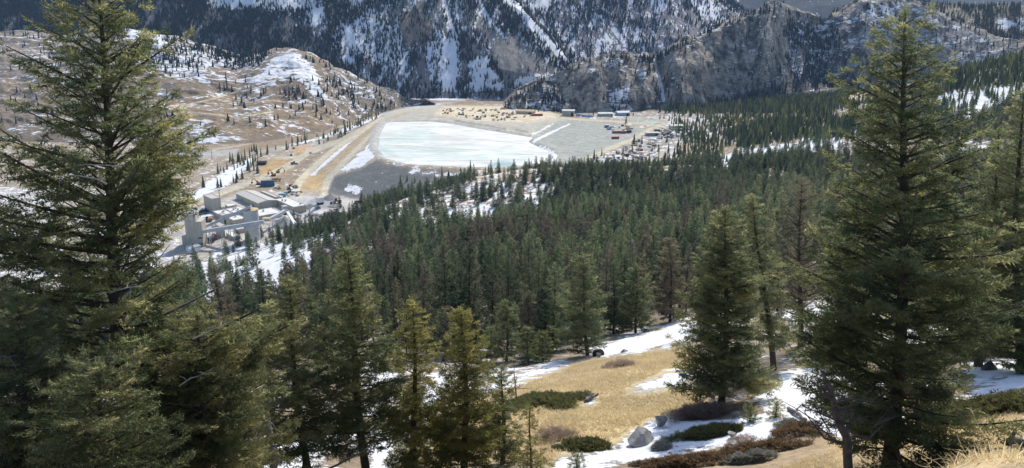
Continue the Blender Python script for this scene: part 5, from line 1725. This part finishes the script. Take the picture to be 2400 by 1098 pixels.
rock('dark rock in the snow gully at the right edge of the view', 2318, 868, (1.4, 1.1, .9), 13, M_ROCKD, name='rock')
rock('half buried stone in the lower dry meadow', 1312, 1050, (.7, .5, .3), 14, M_ROCKD, name='rock')
g = Geo()
g.lump((0, 0, .25), (1.3, 1.0, 1.2), 4, .45, 16)
tag(g.obj('stump', M_BLACK, None, feet(1402, 835)), 'black charred stump at the foot of the wide dark fir', 'stump')


def limb_tree(label, name, cat, path, r0, r1, mat, nb, seed, blen=1.2, up=.3, two=True, brad=.3, start=.15):
    """a bare trunk along a path of points with bare branches"""
    path = np.array(path, float)
    r = np.random.default_rng(seed)
    o = path[0].copy()
    t = thing(name, label, cat, o)
    q = np.linspace(0, 1, 14)
    seg = np.linspace(0, 1, len(path))
    pp = np.stack([np.interp(q, seg, path[:, k]) for k in range(3)], -1) - o
    pp[1:-1] += r.normal(0, r0 * .25, (12, 3))
    Geo().tube(pp, r0 + (r1 - r0) * q, 9).obj('trunk', mat, t, None, True)
    for k in range(nb):
        s = r.uniform(start, .98)
        p = np.array([np.interp(s, q, pp[:, j]) for j in range(3)])
        az = r.uniform(0, 2 * pi)
        L = blen * (1.15 - s * .7) * r.uniform(.4, 1.1)
        d = np.array([cos(az), sin(az), r.normal(up, .3)])
        g = Geo()
        m = p + d * L * .5 + r.normal(0, L * .08, 3)
        e = p + d * L + r.normal(0, L * .15, 3) + [0, 0, L * .1]
        rb = max(.007, (r0 + (r1 - r0) * s) * brad)
        g.tube([p, m, e], [rb, rb * .7, rb * .25], 5)
        if two:
            for _ in range(4):
                f = r.uniform(.3, .95)
                p2 = p + (e - p) * f
                d2 = d + r.normal(0, .7, 3)
                g.tube([p2, p2 + d2 * L * .2 + [0, 0, .03], p2 + d2 * L * .36], [rb * .45, rb * .3, rb * .12], 4)
        g.obj('branch', mat, t)
    return t


def pth(Y, *pts_):
    return [P(px, py, Y) for px, py in pts_]


b = at(648, 27)
limb_tree('weathered grey snag with a broken top and twisted branches, left of the middle clump', 'dead_snag', 'dead tree', [b - [0, 0, .5], *pth(27, (640, 1060), (622, 990), (600, 955))], .17, .09, M_DEADWOOD, 13, 3, 1.3, .15, True, .42, .3)
limb_tree('thin bare grey snag directly left of the thicker broken snag', 'dead_snag', 'dead tree', [at(590, 27.6) - [0, 0, .5], *pth(27.6, (585, 1060), (578, 1000), (574, 930))], .06, .015, M_DEADWOOD, 9, 4, 1.2, .1, True, .5, .4)
b = at(1998, 23.0)
limb_tree('leaning grey dead trunk with many dry twigs in front of the huge right fir', 'dead_tree', 'dead tree', [b - [0, 0, .5], *pth(23.0, (1985, 1040), (1962, 960), (1945, 915), (1928, 870))], .17, .05, M_DARKWOOD, 22, 5, 1.7, .1, True, .38, .25)
b = feet(1212, 945)
limb_tree('thin leafless dead tree at the left rim of the dry meadow', 'dead_tree', 'dead tree', [b - [0, 0, .3], *pth(b[1], (1208, 910), (1206, 880), (1204, 845))], .06, .012, M_DARKWOOD, 12, 6, 1.3, .25, True, .5, .2)
b = feet(832, 1085)
limb_tree('long bare fallen limb arching beside the thick trunk of the middle clump', 'fallen_branch', 'branch', [P(770, 1100, 30), P(820, 1075, 30), P(862, 1052, 30.3), P(876, 1062, 30.5)], .05, .03, M_DARKWOOD, 5, 7, .7, .1, True, .5, .3)
p = feet(1372, 944)
q = feet(1400, 932)
limb_tree('grey fallen log with twigs lying in the middle of the dry meadow', 'fallen_log', 'log', [p + [0, 0, .12], (p + q) / 2 + [0, 0, .2], q + [0, 0, .25]], .16, .10, M_DEADWOOD, 8, 8, .9, .6, True, .25, .3)
p, q = feet(1848, 962), feet(1888, 990)
limb_tree('short grey log on the snow between broad meadow fir and huge right fir', 'fallen_log', 'log', [p + [0, 0, .12], (p + q) / 2 + [0, 0, .15], q + [0, 0, .15]], .12, .08, M_DEADWOOD, 3, 9, .7, .5, True, .3, .3)
p, q = feet(1858, 985), feet(1895, 1010)
limb_tree('broken grey branch lying just below the short log on the snow', 'fallen_log', 'log', [p + [0, 0, .1], (p + q) / 2 + [0, 0, .15], q + [0, 0, .1]], .07, .04, M_DEADWOOD, 4, 10, .6, .6, True, .4, .3)

# driftwood root in the bottom right corner
b = driftwood_at = feet(2372, 1052)
t = thing('driftwood', 'curved weathered driftwood root on dry grass in the bottom right corner', 'driftwood', b)
s_ = np.linspace(0, 1, 12)
k_ = b[1] / 10
g = Geo().tube(np.c_[-.10 + .55 * s_, .05 * s_, .09 - .05 * s_ + .05 * np.sin(s_ * 6)] * k_, np.array([.055 - .02 * q for q in s_]) * k_, 9)
g.obj('root', M_DEADWOOD, t, None, True)
g = Geo().tube(np.c_[-.06 + .02 * np.sin(s_ * 2.2) + .09 * s_ ** 2, 0 * s_, .06 + .34 * s_] * k_, np.array([.040 * (1 - q) ** .8 + .004 for q in s_]) * k_, 8)
g.obj('branch', M_DEADWOOD, t, None, True)
g = Geo().tube(np.c_[-.05 - .12 * s_, .02 * s_, .06 + .02 * s_] * k_, np.array([.025 * (1 - q) + .004 for q in s_]) * k_, 7)
g.obj('branch', M_DEADWOOD, t, None, True)

# dry stalks by the corner
for k, (px, py, tx, ty, lab) in enumerate([(2258, 1130, 2120, 1045, 'long pale dry stalk leaning left in front of the huge right fir'), (2330, 1110, 2275, 955, 'tall dry stalk with forked tip near the driftwood root'),
                                           (2300, 1140, 2245, 1030, 'short dry stalk between the long leaning one and the tall forked one'), (2200, 1140, 2170, 1078, 'thin dry stalk at the bottom edge below the long leaning one')]):
    Yk = 11.0 + k * .3
    a, e = P(px, py, Yk), P(tx, ty, Yk)
    limb_tree(lab, 'dry_stalk', 'stalk', [[a[0], a[1], min(a[2], float(gz(a[0], a[1])))], (a * .5 + e * .5) + [0, 0, .05], e], .006, .003, M_STALK, 4, 20 + k, .32, .35, False, .6, .5)


def shrub(label, px, py, rx, ry_, h_, mat, n_, seed, sl=.3, name='juniper_shrub', cat='shrub', tint=.4, upw=.7, tmpl=None, group=None):
    """a low mat or dome of sprays following the ground"""
    r = np.random.default_rng(seed)
    b = feet(px, py)
    S = Sprays()
    for k in range(n_):
        a, q = r.uniform(0, 2 * pi), math.sqrt(r.random())
        f = 1 + 1.3 * (float(vn(np.array(a * 1.6 + seed * 7), np.array(q * 1.0 + seed))) - .5)
        x, y = rx * q * cos(a) * f, ry_ * q * sin(a) * f
        z = float(gz(b[0] + x, b[1] + y)) - b[2] + h_ * (1 - q ** 2.2) * r.uniform(.35, 1) - .03
        d = np.array([cos(a) * q + r.normal(0, .5), sin(a) * q + r.normal(0, .5), upw * r.uniform(.2, 1.2)])
        S.add(np.array([x, y, z]), d, sl * r.uniform(.7, 1.3), tint + r.normal(0, .14) + .2 * (1 - q) * (r.random() - .4), r.normal(0, .6))
    V, T, ti = S.expand(tmpl or SPR_MID, r)
    o = link(name, mesh(name, V, T, [mat], {'tint': ti}), None, b)
    return tag(o, label, cat, group)


shrub('dark green juniper mat at the left side of the dry meadow', 1288, 948, 2.7, 2.6, .6, M_JUN, 1500, 1, .38)
shrub('low brownish juniper mat at the lower edge of the dry meadow', 1366, 1050, 1.5, .8, .35, M_JUN, 480, 2, .3, tint=.36)
shrub('green juniper mat spreading over the snow below the broad meadow fir', 1655, 1022, 1.5, 1.1, .35, M_JUN, 620, 3, .3)
shrub('smaller juniper tuft between the mat and the small grey rock', 1700, 1012, .9, .9, .35, M_JUN, 300, 33, .28)
shrub('long rusty brown juniper mat along the bottom of the snow field', 1600, 1090, 2.4, .6, .35, M_JUNB, 900, 4, .28)
shrub('rusty brown juniper mat right of the long one, under the sagebrush slope', 1770, 1062, 2.0, .6, .4, M_JUNB, 800, 5, .28)
shrub('rusty juniper tuft at the left lower rim of the huge right fir', 1865, 1015, 1.3, 1.0, .45, M_JUNB, 500, 6, .28)
shrub('reddish bare bush at the trunk foot of the broad meadow fir', 1632, 978, 1.4, .8, .5, M_TWIG, 380, 7, .5, 'bare_bush', tint=.35, tmpl=SPR_THIN, upw=1.2)
shrub('reddish bare thicket in the gully at the right edge', 2268, 842, 2.8, 2.2, 1.6, M_TWIG, 1100, 8, .7, 'bare_bush', tint=.35, tmpl=SPR_THIN, upw=1.4)
shrub('round grey green sagebrush at the bottom, right of the rusty mats', 1775, 1080, .75, .6, .5, M_SAGE, 420, 9, .2, 'sagebrush', tint=.45, upw=1.2)
shrub('second sagebrush touching the round one on its left', 1733, 1084, .55, .45, .4, M_SAGE, 300, 10, .2, 'sagebrush', tint=.4, upw=1.2)
shrub('small sagebrush alone on the snow beside the large boulder', 1550, 1052, .42, .4, .42, M_SAGE, 200, 11, .2, 'sagebrush', tint=.35, upw=1.4)
shrub('small sagebrush on the snow near the short grey log', 1843, 1002, .5, .45, .45, M_SAGE, 230, 12, .2, 'sagebrush', tint=.4, upw=1.4)
shrub('sagebrush below the small grey rock in the snow', 1738, 1040, .5, .4, .35, M_TWIG, 200, 13, .25, 'bare_bush', tint=.6, tmpl=SPR_THIN, upw=1.4)
shrub('grey brown bush in the upper dry meadow', 1452, 862, 1.3, 1.2, .55, M_TWIG, 350, 14, .4, 'bare_bush', tint=.5, tmpl=SPR_THIN, upw=1.2)
shrub('pale bare bush at the lower left of the dry meadow', 1300, 1030, 1.1, 1.0, .6, M_TWIG, 300, 15, .4, 'bare_bush', tint=.7, tmpl=SPR_THIN, upw=1.2)
shrub('dark juniper mat in front of the huge right fir at the gully', 2345, 965, 2.8, 1.6, .8, M_JUN, 1100, 16, .36)
for k, (px, py, h_, lab) in enumerate([(1757, 990, 1.0, 'tiny round fir seedling on the snow right of the broad meadow fir'), (1818, 978, .95, 'tiny yellowish fir seedling on the snow near the short grey log'),
                                       (1352, 1096, .7, 'tiny fir seedling at the bottom edge of the snow band')]):
    f = feet(px, py)
    plant_tree('fir_seedling', lab, 'seedling', tree_mesh(dict(h=h_, rad=h_ * .42, seed=70 + k, step=.14, per=6, sl=.2, gap=.2, pw=.5, clear=.02, tint0=.5, tr=.025), SPR_MID, M_FIRG if k != 1 else M_FIRY), f)


# dry grass: blades on the meadow and the near bank
def grass(name, polys, n_, blade, wid, seed, Ymax, tuft=5):
    r = np.random.default_rng(seed)
    P0 = []
    for poly_, share in polys:
        pa = np.array(poly_, float)
        w = np.array([hit(*q, 4)[:2] for q in poly_])
        m = int(n_ * share)
        X, Y = r.uniform(w[:, 0].min(), w[:, 0].max(), m * 3), r.uniform(w[:, 1].min(), w[:, 1].max(), m * 3)
        k = (poly_sd(X, Y, w) < 0) & (Y < Ymax)
        X, Y = X[k], Y[k]
        k = np.hypot(X - driftwood_at[0], Y - driftwood_at[1] + .5) > 1.0
        X, Y = X[k], Y[k]
        sn = gsample(SNOW2, X, Y)
        cl = fbm(X / 1.6, Y / 1.6, 4)
        k = (sn < .3) & (r.random(len(X)) < np.clip(.75 + 2.2 * cl, .05, 1))
        P0.append(np.stack([X[k], Y[k], gz(X[k], Y[k])], -1)[:m])
    P0 = np.concatenate(P0)
    P0 = np.repeat(P0, tuft, 0)
    n = len(P0)
    P0[:, :2] += r.normal(0, .07, (n, 2))
    P0[:, 2] -= .02
    a = r.uniform(0, 2 * pi, n)
    d = np.stack([np.cos(a) * .6 - .25, np.sin(a) * .6 - .25, r.uniform(.35, 1.1, n)], -1)
    L = blade * r.uniform(.5, 1.3, n)[:, None]
    s = np.stack([-np.sin(a), np.cos(a), np.zeros(n)], -1) * wid
    m = P0 + d * L * .6
    e = P0 + d * L + [[0, 0, -.25]] * L
    V = np.stack([P0 - s, P0 + s, m + s * .7, m - s * .7, e], 1).reshape(-1, 3)
    i = np.arange(n)[:, None] * 5
    T = np.concatenate([i + [[0, 1, 2]], i + [[0, 2, 3]], i + [[3, 2, 4]]])
    ti = np.repeat(np.clip(r.normal(.45, .18, n) + .35 * fbm(P0[:, 0] / 3, P0[:, 1] / 3, 3), 0, 1), 5)
    kind(link(name, mesh(name, V, T, [M_GRASS], {'tint': ti})), 'stuff')


SNOW2 = G.snow.reshape(G.shape)
grass('meadow_grass', [([(1010, 1060), (1060, 950), (1200, 885), (1420, 835), (1600, 810), (1650, 960), (1490, 1030), (1300, 1080), (1100, 1090)], 1.0)], 26000, .30, .018, 1, 120, 5)
grass('bank_grass', [([(1830, 1097), (1900, 1075), (2100, 1010), (2399, 940), (2399, 1097)], 1.0)], 16000, .32, .007, 2, 40, 5)

# silvery dead limbs in the huge left fir
left_fir = next(o for o in bpy.data.objects if o.get('label', '').startswith('huge dense fir'))
for k, (Yb, r0, pp) in enumerate([(20.6, .030, [(322, 838), (300, 834), (230, 838), (150, 862), (100, 888)]), (21.5, .022, [(285, 392), (255, 388), (190, 386), (160, 392)]), (21.2, .026, [(250, 432), (230, 420), (170, 410), (125, 416)]),
                                    (20.8, .020, [(330, 672), (300, 674), (272, 682), (255, 690)]), (20.6, .022, [(452, 795), (480, 782), (505, 770), (555, 748)]), (20.4, .02, [(420, 905), (445, 888), (470, 880), (500, 862)]),
                                    (20.2, .018, [(290, 955), (260, 950), (232, 962)]), (20.2, .018, [(350, 1040), (330, 1035), (290, 1068)])]):
    q = np.array([P(x, y, Yb) for x, y in pp]) - np.array(left_fir.location)
    s_ = np.linspace(0, 1, 9)
    q = np.stack([np.interp(s_, np.linspace(0, 1, len(q)), q[:, j]) for j in range(3)], -1)
    g = Geo().tube(q, r0 * (1.15 - s_), 6)
    rr_ = np.random.default_rng(k)
    for _ in range(5):
        i = int(rr_.integers(2, 8))
        e = q[i] + rr_.normal(0, .12, 3)
        g.tube([q[i], (q[i] + e) / 2 + [0, 0, .02], e], [.010, .008, .003], 4)
    g.obj('dead_branch', M_SILVER, left_fir)

# ------------------------------------------------------------------ the air between here and the mountains
hm = bpy.data.materials.new('haze')
hm.use_nodes = True
ht = hm.node_tree
ht.nodes.remove(ht.nodes['Principled BSDF'])
pv = ht.nodes.new('ShaderNodeVolumePrincipled')
pv.inputs['Color'].default_value = (.40, .62, .96, 1)
pv.inputs['Density'].default_value = 0.00005
pv.inputs['Anisotropy'].default_value = 0.0
ht.links.new(pv.outputs[0], ht.nodes['Material Output'].inputs['Volume'])
kind(Geo().box((0, 2700, -190), (7000, 6400, 760)).obj('haze', hm), 'stuff')
